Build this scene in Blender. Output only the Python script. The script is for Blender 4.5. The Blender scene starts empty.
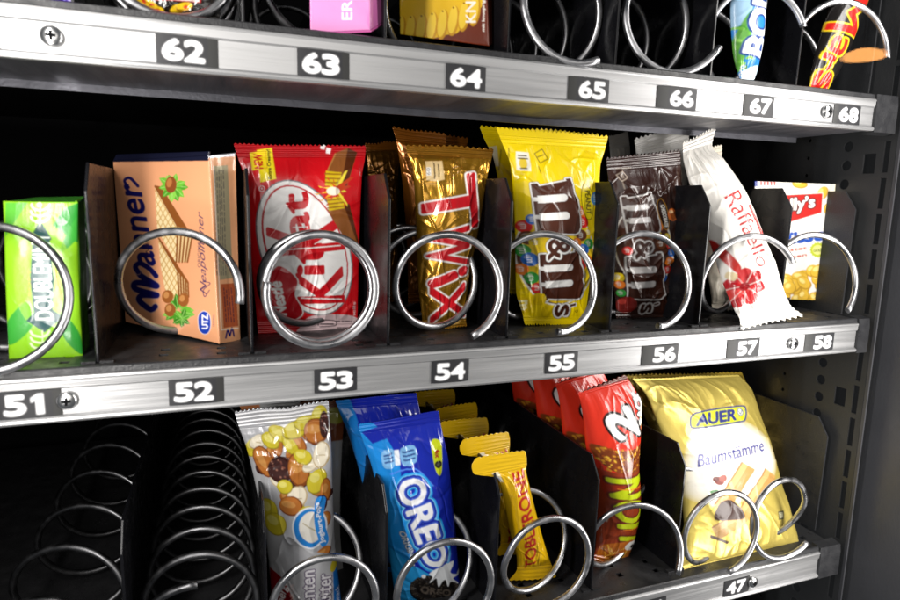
import bpy, math, random
import numpy as np
# ------------------------------------------------------------------ basics
S = 0.001                                   # everything below is in millimetres
scn = bpy.context.scene
COL = scn.collection
# camera (solved from the shelf lines): x along the shelves, y into the machine, z up
CAM = np.array([43.24, -367.38, 94.89])
RIGHT = np.array([0.9378, -0.3464, 0.0216])
FWD = np.array([0.3454, 0.9254, -0.1563])
UP = np.array([0.0342, 0.1541, 0.9875])
FPX = 620.1                                 # focal length for a 900 px wide picture
Z6, Z4 = 184.0, -209.5                      # heights of the upper and lower shelf edge (middle one = 0)

def at(px, py, y):
    """world point (mm) at depth y on the sight line of photo position px, py"""
    px = np.asarray(px, float); py = np.asarray(py, float)
    d = ((px - 450) / FPX)[..., None] * RIGHT + FWD + ((300 - py) / FPX)[..., None] * UP
    t = (np.asarray(y, float) - CAM[1]) / d[..., 1]
    return CAM + t[..., None] * d

def lin(c):
    if isinstance(c, str):
        c = tuple(int(c[i:i+2], 16) / 255 for i in (0, 2, 4))
    c = np.array(c[:3], float)
    return np.where(c <= .04045, c / 12.92, ((c + .055) / 1.055) ** 2.4)

# ------------------------------------------------------------------ materials
def mat(name, col=(.5, .5, .5), rough=.4, metal=0., noise=0., nscale=200., bump=0., bscale=600., coat=0., stretch=None, spec=.5):
    m = bpy.data.materials.new(name); m.use_nodes = True
    nt = m.node_tree; b = nt.nodes['Principled BSDF']
    c = lin(col) if isinstance(col, str) else np.array(col)
    b.inputs['Base Color'].default_value = (*c, 1)
    b.inputs['Roughness'].default_value = rough; b.inputs['Metallic'].default_value = metal
    b.inputs['Coat Weight'].default_value = coat
    b.inputs['Coat Roughness'].default_value = .12
    b.inputs['Specular IOR Level'].default_value = spec
    if noise or bump:
        tc = nt.nodes.new('ShaderNodeTexCoord'); mp = nt.nodes.new('ShaderNodeMapping')
        nt.links.new(tc.outputs['Object'], mp.inputs[0])
        if stretch: mp.inputs['Scale'].default_value = stretch
    if noise:
        n = nt.nodes.new('ShaderNodeTexNoise'); n.inputs['Scale'].default_value = nscale; n.inputs['Detail'].default_value = 6
        nt.links.new(mp.outputs[0], n.inputs['Vector'])
        r = nt.nodes.new('ShaderNodeMapRange'); nt.links.new(n.outputs[0], r.inputs[0])
        r.inputs[1].default_value = .3; r.inputs[2].default_value = .7
        r.inputs[3].default_value = max(.02, rough - noise); r.inputs[4].default_value = min(1, rough + noise)
        nt.links.new(r.outputs[0], b.inputs['Roughness'])
        mx = nt.nodes.new('ShaderNodeMix'); mx.data_type = 'RGBA'
        nt.links.new(n.outputs[0], mx.inputs['Factor'])
        mx.inputs['A'].default_value = (*(c * (1 - noise)), 1); mx.inputs['B'].default_value = (*np.minimum(c * (1 + noise), 1), 1)
        nt.links.new(mx.outputs['Result'], b.inputs['Base Color'])
    if bump:
        n2 = nt.nodes.new('ShaderNodeTexNoise'); n2.inputs['Scale'].default_value = bscale; n2.inputs['Detail'].default_value = 4
        nt.links.new(mp.outputs[0], n2.inputs['Vector'])
        bp = nt.nodes.new('ShaderNodeBump'); bp.inputs['Strength'].default_value = bump; bp.inputs['Distance'].default_value = .001
        nt.links.new(n2.outputs[0], bp.inputs['Height']); nt.links.new(bp.outputs[0], b.inputs['Normal'])
    return m

def print_mat(name, rough=.3, coat=.3, bump=.15, bscale=350., trans=0., frough=.24):
    """printed film or card: colour from the mesh's own print layer, its alpha says how metallic the foil is"""
    m = mat(name, (.5, .5, .5), rough, 0, 0, 0, bump, bscale, coat)
    nt = m.node_tree; b = nt.nodes['Principled BSDF']
    a = nt.nodes.new('ShaderNodeVertexColor'); a.layer_name = 'print'
    nt.links.new(a.outputs['Color'], b.inputs['Base Color']); nt.links.new(a.outputs['Alpha'], b.inputs['Metallic'])
    r = nt.nodes.new('ShaderNodeMapRange'); nt.links.new(a.outputs['Alpha'], r.inputs[0])
    r.inputs[3].default_value = rough; r.inputs[4].default_value = frough
    nt.links.new(r.outputs[0], b.inputs['Roughness'])
    b.inputs['Transmission Weight'].default_value = trans
    return m

M = {}
M['alu'] = mat('brushed aluminium', (.44, .44, .445), .42, .74, .08, 260, .22, 420, stretch=(.03, 1, 1))
M['alu_lip'] = mat('aluminium lip', (.66, .66, .65), .30, .95, .1, 60, .06, 300, stretch=(.05, 1, 1))
M['coat'] = mat('dark powder coat', (.018, .018, .02), .42, 0, .15, 120, .35, 900)
M['floor'] = mat('dark tray sheet', (.028, .028, .030), .42, .2, .2, 90, .3, 1000)
M['under'] = mat('tray underside steel', (.10, .10, .115), .45, .6, .15, 80, .25, 500, stretch=(1, .1, 1))
M['divider'] = mat('black smooth plastic', (.006, .006, .0075), .26, 0, .10, 60, .03, 300, spec=.32)
M['wall'] = mat('dark painted steel', (.026, .026, .027), .5, .2, .15, 25, .2, 500)
M['black'] = mat('matt black', (.004, .004, .0045), .9, spec=.1)
M['panel'] = mat('door frame plastic', (.050, .050, .056), .45, 0, .1, 20, .15, 500)
M['wire'] = mat('zinc plated wire', (.44, .44, .455), .36, 1., .16, 90, .04, 600)
M['wire_shaded'] = mat('shade-darkened wire', (.12, .12, .125), .38, 1., .12, 120, .04, 600)  # darker copy of the wire: shade of the lower left lanes put into the colour
M['screw'] = mat('screw steel', (.6, .6, .6), .25, 1.)
M['film'] = print_mat('printed film', .27, .25, .10)
M['gloss'] = print_mat('glossy printed film', .20, .5, .08)
M['foil'] = print_mat('satin foil', .36, .12, .10, frough=.36)
M['card'] = print_mat('printed card', .32, .25, .03)
M['label'] = print_mat('printed label', .55, .0, .0)

# ------------------------------------------------------------------ objects
def tag(o, label=None, cat=None, group=None, kind=None):
    if label: o['label'] = label
    if cat: o['category'] = cat
    if group: o['group'] = group
    if kind: o['kind'] = kind
    return o

def mesh_obj(name, verts, faces, m, parent=None, smooth=True, origin=None, cols=None):
    V = np.asarray(verts, float)
    o0 = np.zeros(3) if origin is None else np.asarray(origin, float)
    me = bpy.data.meshes.new(name)
    me.from_pydata(((V - o0) * S).tolist(), [], faces) if not isinstance(faces, np.ndarray) else fast_mesh(me, (V - o0) * S, faces)
    if cols is not None:
        a = me.color_attributes.new('print', 'FLOAT_COLOR', 'POINT')
        a.data.foreach_set('color', np.ascontiguousarray(cols, dtype=np.float32).ravel())
    if m: me.materials.append(m)
    me.polygons.foreach_set('use_smooth', [smooth] * len(me.polygons))
    me.update(); me.validate()
    o = bpy.data.objects.new(name, me); COL.objects.link(o)
    if parent is not None:
        o.parent = parent
        o.location = tuple((o0 * S - np.array(parent.location)) if origin is not None else -np.array(parent.location))
    else:
        o.location = tuple(o0 * S)
    return o

def fast_mesh(me, V, F):
    me.vertices.add(len(V)); me.vertices.foreach_set('co', np.ascontiguousarray(V, dtype=np.float32).ravel())
    n, k = F.shape
    me.loops.add(n * k); me.loops.foreach_set('vertex_index', np.ascontiguousarray(F, dtype=np.int32).ravel())
    me.polygons.add(n); me.polygons.foreach_set('loop_start', np.arange(0, n * k, k, dtype=np.int32))
    me.update(calc_edges=True)

def thing(name, loc, label, cat, group=None):
    o = bpy.data.objects.new(name, None); COL.objects.link(o)
    o.empty_display_size = .01
    o.location = tuple(np.asarray(loc, float) * S)
    return tag(o, label, cat, group)

def box(x0, x1, y0, y1, z0, z1):
    v = [(x, y, z) for x in (x0, x1) for y in (y0, y1) for z in (z0, z1)]
    f = [(0, 1, 3, 2), (4, 6, 7, 5), (0, 4, 5, 1), (2, 3, 7, 6), (0, 2, 6, 4), (1, 5, 7, 3)]
    return v, f

class MB:
    def __init__(s): s.v = []; s.f = []
    def add(s, v, f):
        n = len(s.v); s.v += [tuple(p) for p in v]; s.f += [tuple(i + n for i in q) for q in f]; return s
    def box(s, *a): return s.add(*box(*a))
    def prism_x(s, prof, x0, x1):          # prof: (y, z) outline, extruded along x
        n = len(prof)
        v = [(x0, y, z) for y, z in prof] + [(x1, y, z) for y, z in prof]
        f = [(i, (i + 1) % n, n + (i + 1) % n, n + i) for i in range(n)] + [tuple(range(n))[::-1], tuple(range(n, 2 * n))]
        return s.add(v, f)
    def disc_y(s, x, y0, y1, z, r, n=20, dome=0.):
        v = []; f = []
        rings = [(y0, r), (y1, r)] + ([(y1 - dome * .6, r * .8), (y1 - dome, r * .4)] if dome else [])
        for (y, rr) in rings: v += [(x + rr * math.cos(a), y, z + rr * math.sin(a)) for a in np.linspace(0, 2 * math.pi, n, False)]
        for k in range(len(rings) - 1): f += [(k * n + i, k * n + (i + 1) % n, (k + 1) * n + (i + 1) % n, (k + 1) * n + i) for i in range(n)]
        f.append(tuple(range((len(rings) - 1) * n, len(rings) * n)))
        return s.add(v, f)
    def build(s, name, m, parent=None, smooth=False, bevel=0.):
        o = mesh_obj(name, s.v, s.f, m, parent, smooth)
        if bevel:
            b = o.modifiers.new('bevel', 'BEVEL'); b.width = bevel * S; b.segments = 2; b.limit_method = 'ANGLE'
        return o

def plate(outline, holes, thick, axis, pos):
    """flat sheet with real cut-outs; axis 'x' -> outline in (y, z); axis 'z' -> outline in (x, y)"""
    cu = bpy.data.curves.new('plate', 'CURVE'); cu.dimensions = '2D'; cu.fill_mode = 'BOTH'; cu.extrude = thick / 2
    for pts in [outline] + holes:
        sp = cu.splines.new('POLY'); sp.points.add(len(pts) - 1); sp.use_cyclic_u = True
        for q, (a, b) in zip(sp.points, pts): q.co = (a, b, 0, 1)
    ob = bpy.data.objects.new('plate', cu)
    me = bpy.data.meshes.new_from_object(ob)
    v = np.array([w.co[:] for w in me.vertices]); f = [tuple(p.vertices) for p in me.polygons]
    bpy.data.objects.remove(ob); bpy.data.curves.remove(cu); bpy.data.meshes.remove(me)
    if axis == 'x': v = np.stack([v[:, 2] + pos, v[:, 0], v[:, 1]], 1)
    else: v = np.stack([v[:, 0], v[:, 1], v[:, 2] + pos], 1)
    return v, f

def circle(cx, cy, r, n=20, ry=None): return [(cx + r * math.cos(a), cy + (ry or r) * math.sin(a)) for a in np.linspace(0, 2 * math.pi, n, False)]
def rect(a, b, c, d): return [(a, c), (b, c), (b, d), (a, d)]

# ------------------------------------------------------------------ print artwork (drawn by code, carried by the mesh)
_glyph = {}
def glyphs(s, shear=0.):
    k = (s, shear)
    if k not in _glyph:
        cu = bpy.data.curves.new('t', 'FONT'); cu.body = s; cu.shear = shear; cu.resolution_u = 4
        ob = bpy.data.objects.new('t', cu); me = bpy.data.meshes.new_from_object(ob)
        me.calc_loop_triangles()
        v = np.array([w.co[:2] for w in me.vertices]); t = np.array([q.vertices[:] for q in me.loop_triangles])
        v = (v - v.min(0)) / (v.max(0) - v.min(0))
        bpy.data.objects.remove(ob); bpy.data.curves.remove(cu); bpy.data.meshes.remove(me)
        _glyph[k] = (v, t)
    return _glyph[k]

def catmull(P, n=10, closed=False):
    P = np.array(P, float); out = []
    m = len(P)
    for i in range(m if closed else m - 1):
        g = lambda j: P[j % m] if closed else P[min(max(j, 0), m - 1)]
        a, b, c, d = g(i - 1), g(i), g(i + 1), g(i + 2)
        for t in np.linspace(0, 1, n, False):
            out.append(.5 * (2 * b + (c - a) * t + (2 * a - 5 * b + 4 * c - d) * t * t + (3 * b - a - 3 * c + d) * t ** 3))
    if not closed: out.append(P[-1])
    return np.array(out)

def dilate(m, r):
    R = int(round(r))
    if R < 1: return m
    h, w = m.shape; c = np.pad(np.cumsum(m, 1, dtype=np.int32), ((0, 0), (R + 1, R)), mode='constant')
    c[:, w + R + 1:] = c[:, w + R:w + R + 1]
    out = np.zeros_like(m)
    for dy in range(-R, R + 1):
        k = int(math.sqrt(R * R - dy * dy))
        row = (c[:, R + 1 + k:R + 1 + k + w] - c[:, R - k:R - k + w]) > 0
        if dy >= 0: out[dy:] |= row[:h - dy]
        else: out[:dy] |= row[-dy:]
    return out

class Art:
    def __init__(s, x0, y0, x1, y1, base, met=0., k=4, z=None):
        """canvas over an area of the wrapper; z = (zoom, ox, oy) lets shapes be written in enlarged units"""
        s.x0, s.y0, s.k = x0, y0, k
        s.h, s.w = int((y1 - y0) * k), int((x1 - x0) * k)
        s.img = np.zeros((s.h, s.w, 4), np.float32); s.img[..., :3] = lin(base); s.img[..., 3] = met
        s.zoom(1, 0, 0)
        s.blank = np.zeros((s.h, s.w), bool)
    def zoom(s, f, ox, oy): s.z = (f, ox, oy); return s
    def P(s, p):
        p = np.asarray(p, float); f, ox, oy = s.z
        return np.stack([(p[..., 0] / f + ox - s.x0) * s.k, (p[..., 1] / f + oy - s.y0) * s.k], -1)
    def tri(s, m, T):
        for a, b, c in T:
            x0, y0 = np.floor(np.minimum(np.minimum(a, b), c)).astype(int); x1, y1 = np.ceil(np.maximum(np.maximum(a, b), c)).astype(int) + 1
            x0, y0 = max(x0, 0), max(y0, 0); x1, y1 = min(x1, s.w), min(y1, s.h)
            if x0 >= x1 or y0 >= y1: continue
            X, Y = np.meshgrid(np.arange(x0, x1) + .5, np.arange(y0, y1) + .5)
            e = lambda p, q: (q[0] - p[0]) * (Y - p[1]) - (q[1] - p[1]) * (X - p[0])
            A, B, C_ = e(a, b), e(b, c), e(c, a)
            m[y0:y1, x0:x1] |= ((A >= 0) & (B >= 0) & (C_ >= 0)) | ((A <= 0) & (B <= 0) & (C_ <= 0))
        return m
    def put(s, m, col, met=0., alpha=1.):
        c = np.array([*lin(col), met], np.float32)
        s.img[m] = s.img[m] * (1 - alpha) + c * alpha
        return m
    def outl(s, m, outlines):
        for r, col in sorted(outlines, key=lambda q: -q[0]): s.put(dilate(m, r * s.k), col)
    def pmask(s, pts):
        q = s.P(pts); m = s.blank.copy()
        x0, y0 = np.maximum(np.floor(q.min(0)).astype(int), 0); x1, y1 = np.minimum(np.ceil(q.max(0)).astype(int) + 1, (s.w, s.h))
        if x0 >= x1 or y0 >= y1: return m
        X, Y = np.meshgrid(np.arange(x0, x1) + .5, np.arange(y0, y1) + .5); ins = np.zeros(X.shape, bool)
        for (ax, ay), (bx, by) in zip(q, np.roll(q, -1, 0)):
            if ay == by: continue
            c = ((ay > Y) != (by > Y)) & (X < (bx - ax) * (Y - ay) / (by - ay) + ax)
            ins ^= c
        m[y0:y1, x0:x1] = ins
        return m
    def poly(s, pts, col, met=0., outlines=(), smooth=False, alpha=1.):
        if smooth: pts = catmull(pts, 8, True)
        m = s.pmask(pts); s.outl(m, outlines); s.put(m, col, met, alpha); return s
    def ell(s, cx, cy, rx, ry, ang, col, met=0., outlines=(), alpha=1.):
        a = math.radians(ang); t = np.linspace(0, 2 * math.pi, 40, False)
        x, y = rx * np.cos(t), ry * np.sin(t)
        return s.poly(np.stack([cx + x * math.cos(a) - y * math.sin(a), cy + x * math.sin(a) + y * math.cos(a)], 1), col, met, outlines, alpha=alpha)
    def lmask(s, pts, w, smooth=True):
        q = catmull(pts, 10) if smooth and len(pts) > 2 else np.array(pts, float)
        q = s.P(q); r = w * s.k / s.z[0] / 2; m = s.blank.copy()
        for a, b in zip(q[:-1], q[1:]):
            x0, y0 = np.maximum(np.floor(np.minimum(a, b) - r).astype(int), 0); x1, y1 = np.minimum(np.ceil(np.maximum(a, b) + r).astype(int) + 1, (s.w, s.h))
            if x0 >= x1 or y0 >= y1: continue
            X, Y = np.meshgrid(np.arange(x0, x1) + .5, np.arange(y0, y1) + .5)
            d = b - a; L = max(d @ d, 1e-9); t = np.clip(((X - a[0]) * d[0] + (Y - a[1]) * d[1]) / L, 0, 1)
            m[y0:y1, x0:x1] |= (X - a[0] - t * d[0]) ** 2 + (Y - a[1] - t * d[1]) ** 2 <= r * r
        return m
    def line(s, pts, w, col, met=0., outlines=(), smooth=True, alpha=1.):
        m = s.lmask(pts, w, smooth); s.outl(m, outlines); s.put(m, col, met, alpha); return s
    def text(s, t, bl, br, tr, tl, col, bold=0., outlines=(), shear=0., met=0., alpha=1.):
        """lettering stretched into a quad given in reading order: bottom-left, bottom-right, top-right, top-left"""
        v, tris = glyphs(t, shear); bl, br, tr, tl = (np.array(q, float) for q in (bl, br, tr, tl))
        u, w = v[:, :1], v[:, 1:]
        q = s.P(bl * (1 - u) * (1 - w) + br * u * (1 - w) + tr * u * w + tl * (1 - u) * w)
        m = s.tri(s.blank.copy(), q[tris]); m = dilate(m, bold * s.k)
        s.outl(m, outlines); s.put(m, col, met, alpha); return s
    def up(s, t, x, y, length, height, col, lean=0., **k):      # lettering that reads upwards, its foot line at x
        return s.text(t, (x, y), (x + lean, y - length), (x + lean - height, y - length), (x - height, y), col, **k)
    def down(s, t, x, y, length, height, col, lean=0., **k):    # lettering that reads downwards, its foot line at x
        return s.text(t, (x, y), (x + lean, y + length), (x + lean + height, y + length), (x + height, y), col, **k)
    def fuzz(s, pts, col, w, n, seed, alpha=.8, ln=6.):         # tiny unreadable print: rows of dashes
        rnd = random.Random(seed)
        for (ax, ay), (bx, by) in pts:
            L = math.hypot(bx - ax, by - ay); t = 0.
            while t < L - 1:
                d = rnd.uniform(.4, 1) * ln; e = min(t + d, L)
                s.line([(ax + (bx - ax) * t / L, ay + (by - ay) * t / L), (ax + (bx - ax) * e / L, ay + (by - ay) * e / L)], w, col, smooth=False, alpha=alpha)
                t = e + rnd.uniform(.15, .4) * ln
        return s
    def sample(s, px, py):
        if not hasattr(s, 'soft'):
            g = s.img; n = max(1, int(s.k * .55))
            for ax in (0, 1):
                p = np.pad(g, [(n, n) if i == ax else (0, 0) for i in range(3)], mode='edge')
                g = sum(np.take(p, np.arange(j, j + g.shape[ax]), ax) for j in range(2 * n + 1)) / (2 * n + 1)
            s.soft = g
        x = np.clip((px - s.x0) * s.k - .5, 0, s.w - 1.001); y = np.clip((py - s.y0) * s.k - .5, 0, s.h - 1.001)
        i, j = x.astype(int), y.astype(int); fx, fy = (x - i)[..., None], (y - j)[..., None]
        g = s.soft
        return g[j, i] * (1 - fx) * (1 - fy) + g[j, i + 1] * fx * (1 - fy) + g[j + 1, i] * (1 - fx) * fy + g[j + 1, i + 1] * fx * fy

# ------------------------------------------------------------------ wrapped goods
def vnoise(u, v, seed):
    r = np.random.RandomState(seed).rand(64, 64)
    i, j = np.floor(u).astype(int), np.floor(v).astype(int); a, b = u - i, v - j
    a, b = a * a * (3 - 2 * a), b * b * (3 - 2 * b); g = lambda p, q: r[p % 64, q % 64]
    return g(i, j) * (1 - a) * (1 - b) + g(i + 1, j) * a * (1 - b) + g(i, j + 1) * (1 - a) * b + g(i + 1, j + 1) * a * b
def ridge(u, v, seed): return 1 - np.abs(2 * vnoise(u, v, seed) - 1)

def interp_rows(rows, tv):
    """smooth interpolation of the outline rows at parameters tv (0..1 by arc length)"""
    R = np.array(rows, float)
    mid = np.stack([(R[:, 0] + R[:, 2]) / 2, (R[:, 1] + R[:, 3]) / 2], 1)
    d = np.r_[0, np.cumsum(np.hypot(*np.diff(mid, axis=0).T))]; d /= d[-1]
    out = np.zeros((len(tv), R.shape[1]))
    m = np.zeros_like(R)
    sl = np.diff(R, axis=0) / np.diff(d)[:, None]
    m[0], m[-1] = sl[0], sl[-1]
    for i in range(1, len(R) - 1):
        a, b = sl[i - 1], sl[i]; m[i] = np.where(a * b > 0, 2 * a * b / np.where(a * b > 0, a + b, 1), 0)
    for n, t in enumerate(tv):
        i = min(max(np.searchsorted(d, t) - 1, 0), len(R) - 2); h = d[i + 1] - d[i]; q = (t - d[i]) / h
        out[n] = R[i] * (2 * q**3 - 3 * q**2 + 1) + m[i] * h * (q**3 - 2 * q**2 + q) + R[i + 1] * (3 * q**2 - 2 * q**3) + m[i + 1] * h * (q**3 - q**2)
    return out, d

def bag(parent, rows, art, material, seal=(.07, .07), teeth=2.2, n_teeth=26, full=.55, wr=1., pleat=1., seed=1, skew=0., step=.62, names=('top_seal', 'wrapper', 'bottom_seal'), crimp=.35, cross=2.2, creases=34):
    """pillow pack: rows = (xl, yl, xr, yr, depth left, depth right, half thickness) from top to bottom"""
    R = np.array(rows, float)
    height = np.hypot(R[-1, 0] + R[-1, 2] - R[0, 0] - R[0, 2], R[-1, 1] + R[-1, 3] - R[0, 1] - R[0, 3]) / 2
    width = np.max(np.hypot(R[:, 2] - R[:, 0], R[:, 3] - R[:, 1]))
    nv, nu = max(12, int(height / step)), max(10, int(width / step))
    tv = np.linspace(0, 1, nv + 1); tu = np.linspace(0, 1, nu + 1)
    rr, _ = interp_rows(rows, tv)
    U, V = np.meshgrid(tu, tv)
    col = lambda i: rr[:, i][:, None]
    PX = col(0) * (1 - U) + col(2) * U; PY = col(1) * (1 - U) + col(3) * U; D = col(4) * (1 - U) + col(5) * U; T = col(6) + 0 * U
    B = at(PX, PY, D)
    du = np.gradient(B, axis=1); dv = np.gradient(B, axis=0)
    N = np.cross(dv, du); N /= np.linalg.norm(N, axis=-1, keepdims=True) + 1e-9
    if N[..., 1].mean() > 0: N = -N
    # toothed ends
    tw = np.abs(((U * n_teeth) % 1) * 2 - 1)
    dvn = dv / (np.linalg.norm(dv, axis=-1, keepdims=True) + 1e-9)
    edge_t = np.clip(1 - V / .012, 0, 1); edge_b = np.clip(1 - (1 - V) / .012, 0, 1)
    tw = tw * (.55 + .6 * vnoise(U * n_teeth * .7, U * 0 + .3, seed + 20)); wav = (vnoise(U * 3.5, U * 0 + .7, seed + 21) - .5) * 2.4
    if seal[0]: B = B + dvn * (edge_t * tw * teeth + np.clip(1 - V / max(seal[0], .02), 0, 1) * wav)[..., None]
    if seal[1]: B = B - dvn * (edge_b * tw * teeth + np.clip(1 - (1 - V) / max(seal[1], .02), 0, 1) * wav)[..., None]
    s0, s1 = seal
    body = np.clip((V - s0) / max(1e-6, 1 - s0 - s1), 0, 1)
    inn = ((V > s0) & (V < 1 - s1)).astype(float)
    prof_v = np.clip(np.sin(np.pi * body), 0, 1) ** full
    prof_u = np.clip(1 - np.abs(2 * U - 1) ** cross, 0, 1) ** .75
    bulge = T * prof_v * prof_u * inn
    # wrinkles: pleats running out of the seals and loose creases
    dist = np.minimum(body, 1 - body)
    k = (ridge(U * 9 + V * 1.5, V * 1.3 + 3, seed) ** 3 + .6 * ridge(U * 17, V * 2.2, seed + 1) ** 2) * np.exp(-dist / .11) * inn * np.clip(body / .03, 0, 1) * np.clip((1 - body) / .03, 0, 1)
    loose = ridge(U * 2.4 + V * 2.0, V * 4 - U * 1.2, seed + 2) ** 6 * 1.1 + ridge(U * 4 - V * 3, V * 5 + U * 2, seed + 5) ** 8 * .8 + vnoise(U * 3, V * 4, seed + 3) * 1.2 - .6 + (vnoise(U * 9, V * 13, seed + 4) - .5) * .75
    h = bulge + pleat * 1.1 * k * np.clip(T / 8, .25, 1) + wr * loose * np.clip(prof_u * 2, 0, 1) * (.25 + .75 * inn) * np.clip(T / 9 + .15, 0, 1)
    rs = random.Random(seed * 7 + 1); wd, hg = width * .6, height * .6
    for _ in range(int(creases)):
        cx, cy = rs.random(), rs.choice([rs.uniform(.03, .3), rs.uniform(.7, .97), rs.random()])
        an = rs.uniform(0, math.pi); L = rs.uniform(.08, .26) * max(wd, hg); dx, dy = math.cos(an), math.sin(an)
        X_, Y_ = (U - cx) * wd, (V - cy) * hg; al = X_ * dx + Y_ * dy; pe = -X_ * dy + Y_ * dx + 2.0 * np.sin(al * .22 + _) * .6
        wv = rs.uniform(1.0, 3.6); am = rs.uniform(.35, 1.0) * rs.choice([1, 1, -.7])
        h = h + am * wr * inn * np.clip(1 - np.abs(pe) / wv, 0, 1) * np.clip(1 - (al / L) ** 2, 0, 1) * np.clip(T / 8, .2, 1) * np.clip(prof_u * 3, 0, 1)
    h = h + (1 - inn) * crimp * np.sin(V * height / 1.9 * np.pi)
    bend = vnoise(U * 2, V * 0 + .5, seed + 9) - .5
    h = h + (1 - inn) * bend * 3.0 * np.where(V < .5, np.clip((s0 - V) / max(s0, .01), 0, 1), np.clip((V - 1 + s1) / max(s1, .01), 0, 1))
    Fv = B + N * h[..., None]
    C_ = art.sample(PX, PY)
    Bk = B - N * (np.maximum(bulge * .8, .02) + .25)[..., None]
    idx = np.arange((nv + 1) * (nu + 1)).reshape(nv + 1, nu + 1)
    i0 = int(round(s0 * nv)); i1 = nv - int(round(s1 * nv))
    parts = [(names[0], 0, i0), (names[1], i0, i1), (names[2], i1, nv)]
    flipc = C_.copy(); flipc[..., :3] = C_[..., :3]
    for nm, a, b in parts:
        if b - a < 1: continue
        f = Fv[a:b + 1]; k_ = Bk[a:b + 1]; nr = b - a + 1
        V3 = np.concatenate([f.reshape(-1, 3), k_.reshape(-1, 3)]); cc = np.concatenate([C_[a:b + 1].reshape(-1, 4)] * 2)
        id1 = np.arange(nr * (nu + 1)).reshape(nr, nu + 1); id2 = id1 + id1.size
        q = lambda I: np.stack([I[:-1, :-1], I[1:, :-1], I[1:, 1:], I[:-1, 1:]], -1).reshape(-1, 4)
        side = lambda A, B_: np.stack([A[:-1], A[1:], B_[1:], B_[:-1]], -1)
        F = np.concatenate([q(id1), q(id2)[:, ::-1], side(id2[:, 0], id1[:, 0]), side(id1[:, -1], id2[:, -1]), side(id1[0], id2[0]), side(id2[-1], id1[-1])])
        mesh_obj(nm, V3, F, material, parent, True, None, cc)
    return parent

def face(parent, name, quad, art, material, step=.7, lift=0., soft=0., seed=3, thick=1.2):
    """one board of a carton: quad of (px, py, depth) TL TR BR BL, carried as a thin real board"""
    Q = np.array(quad, float)
    w = max(np.hypot(*(Q[1] - Q[0])[:2]), np.hypot(*(Q[2] - Q[3])[:2])); h = max(np.hypot(*(Q[3] - Q[0])[:2]), np.hypot(*(Q[2] - Q[1])[:2]))
    nu, nv = max(3, int(w / step)), max(3, int(h / step))
    W = at(Q[:, 0], Q[:, 1], Q[:, 2])
    U, V = np.meshgrid(np.linspace(0, 1, nu + 1), np.linspace(0, 1, nv + 1)); u, v = U[..., None], V[..., None]
    mix = lambda A: A[0] * (1 - u) * (1 - v) + A[1] * u * (1 - v) + A[2] * u * v + A[3] * (1 - u) * v
    B = mix(W)
    n = np.cross(W[3] - W[0], W[1] - W[0]); n /= np.linalg.norm(n)
    if n @ (CAM - W.mean(0)) < 0: n = -n
    # photo position of every point of the flat board
    d = B - CAM; PX = 450 + FPX * (d @ RIGHT) / (d @ FWD); PY = 300 - FPX * (d @ UP) / (d @ FWD)
    hh = lift + soft * (vnoise(U * 2.3, V * 3.1, seed) - .5 + .35 * (vnoise(U * 7, V * 9, seed + 1) - .5)) * np.clip(np.minimum(np.minimum(U, 1 - U), np.minimum(V, 1 - V)) / .06, 0, 1)
    e = np.minimum(np.minimum(U * w, (1 - U) * w), np.minimum(V * h, (1 - V) * h)); hh = hh - .35 * np.clip(1 - e / 1.2, 0, 1) ** 2
    Fv = B + n * hh[..., None]; Bk = B - n * thick
    C_ = art.sample(PX, PY)
    V3 = np.concatenate([Fv.reshape(-1, 3), Bk.reshape(-1, 3)]); cc = np.concatenate([C_.reshape(-1, 4)] * 2)
    id1 = np.arange(Fv.shape[0] * Fv.shape[1]).reshape(Fv.shape[:2]); id2 = id1 + id1.size
    q = lambda I: np.stack([I[:-1, :-1], I[1:, :-1], I[1:, 1:], I[:-1, 1:]], -1).reshape(-1, 4)
    side = lambda A, B_: np.stack([A[:-1], A[1:], B_[1:], B_[:-1]], -1)
    F = np.concatenate([q(id1), q(id2)[:, ::-1], side(id2[:, 0], id1[:, 0]), side(id1[:, -1], id2[:, -1]), side(id1[0], id2[0]), side(id2[-1], id1[-1])])
    return mesh_obj(name, V3, F, material, parent, True, None, cc)

def copy_tree(o, dx, dy, dz, label, rz=0.):
    c = o.copy(); COL.objects.link(c)
    c.location = (o.location.x + dx * S, o.location.y + dy * S, o.location.z + dz * S)
    c.rotation_euler = (0, 0, math.radians(rz)); c['label'] = label
    for ch in o.children:
        k = ch.copy(); COL.objects.link(k); k.parent = c
    return c

# ------------------------------------------------------------------ the machine: cabinet, trays, coils
XR = 575.0                                   # inner face of the right side wall
cab = thing('vending_cabinet', (240, 300, -330), 'dark steel cabinet of the vending machine with perforated right side wall', 'vending machine')
# right wall with its rows of holes, a square hole and a strip of slots along the front
holes = [circle(44.5, z, 4.6) for z in np.arange(-330, 400, 16.6)] + [circle(84.5, z, 1.7) for z in np.arange(-332, 400, 16.4)]
holes += [rect(18, 29, z, z + 17) for z in (-83, 127)]
z = -330.
while z < 400:
    holes.append(rect(6.5, 11.5, z, z + 26)); z += 30.5
v, f = plate(rect(1.5, 520, -340, 420), holes, 1.5, 'x', XR + .75)
mesh_obj('side_wall', v, f, M['wall'], cab, False)
MB().box(XR + 9, XR + 10.5, 12, 520, -340, 420).build('outer_wall', M['black'], cab)
MB().box(-330, -328, -20, 520, -340, 420).build('left_wall', M['black'], cab)
MB().box(-330, XR + 10, 520, 522, -340, 420).build('back_wall', M['black'], cab)
MB().box(-330, XR + 10, 0, 520, 420, 422).build('roof', M['black'], cab)
MB().box(-330, XR + 10, 0, 520, -342, -340).build('floor', M['black'], cab)
MB().prism_x([(0, 0), (0, 1), (1, 1), (1, 0)], 0, 1)
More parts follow.
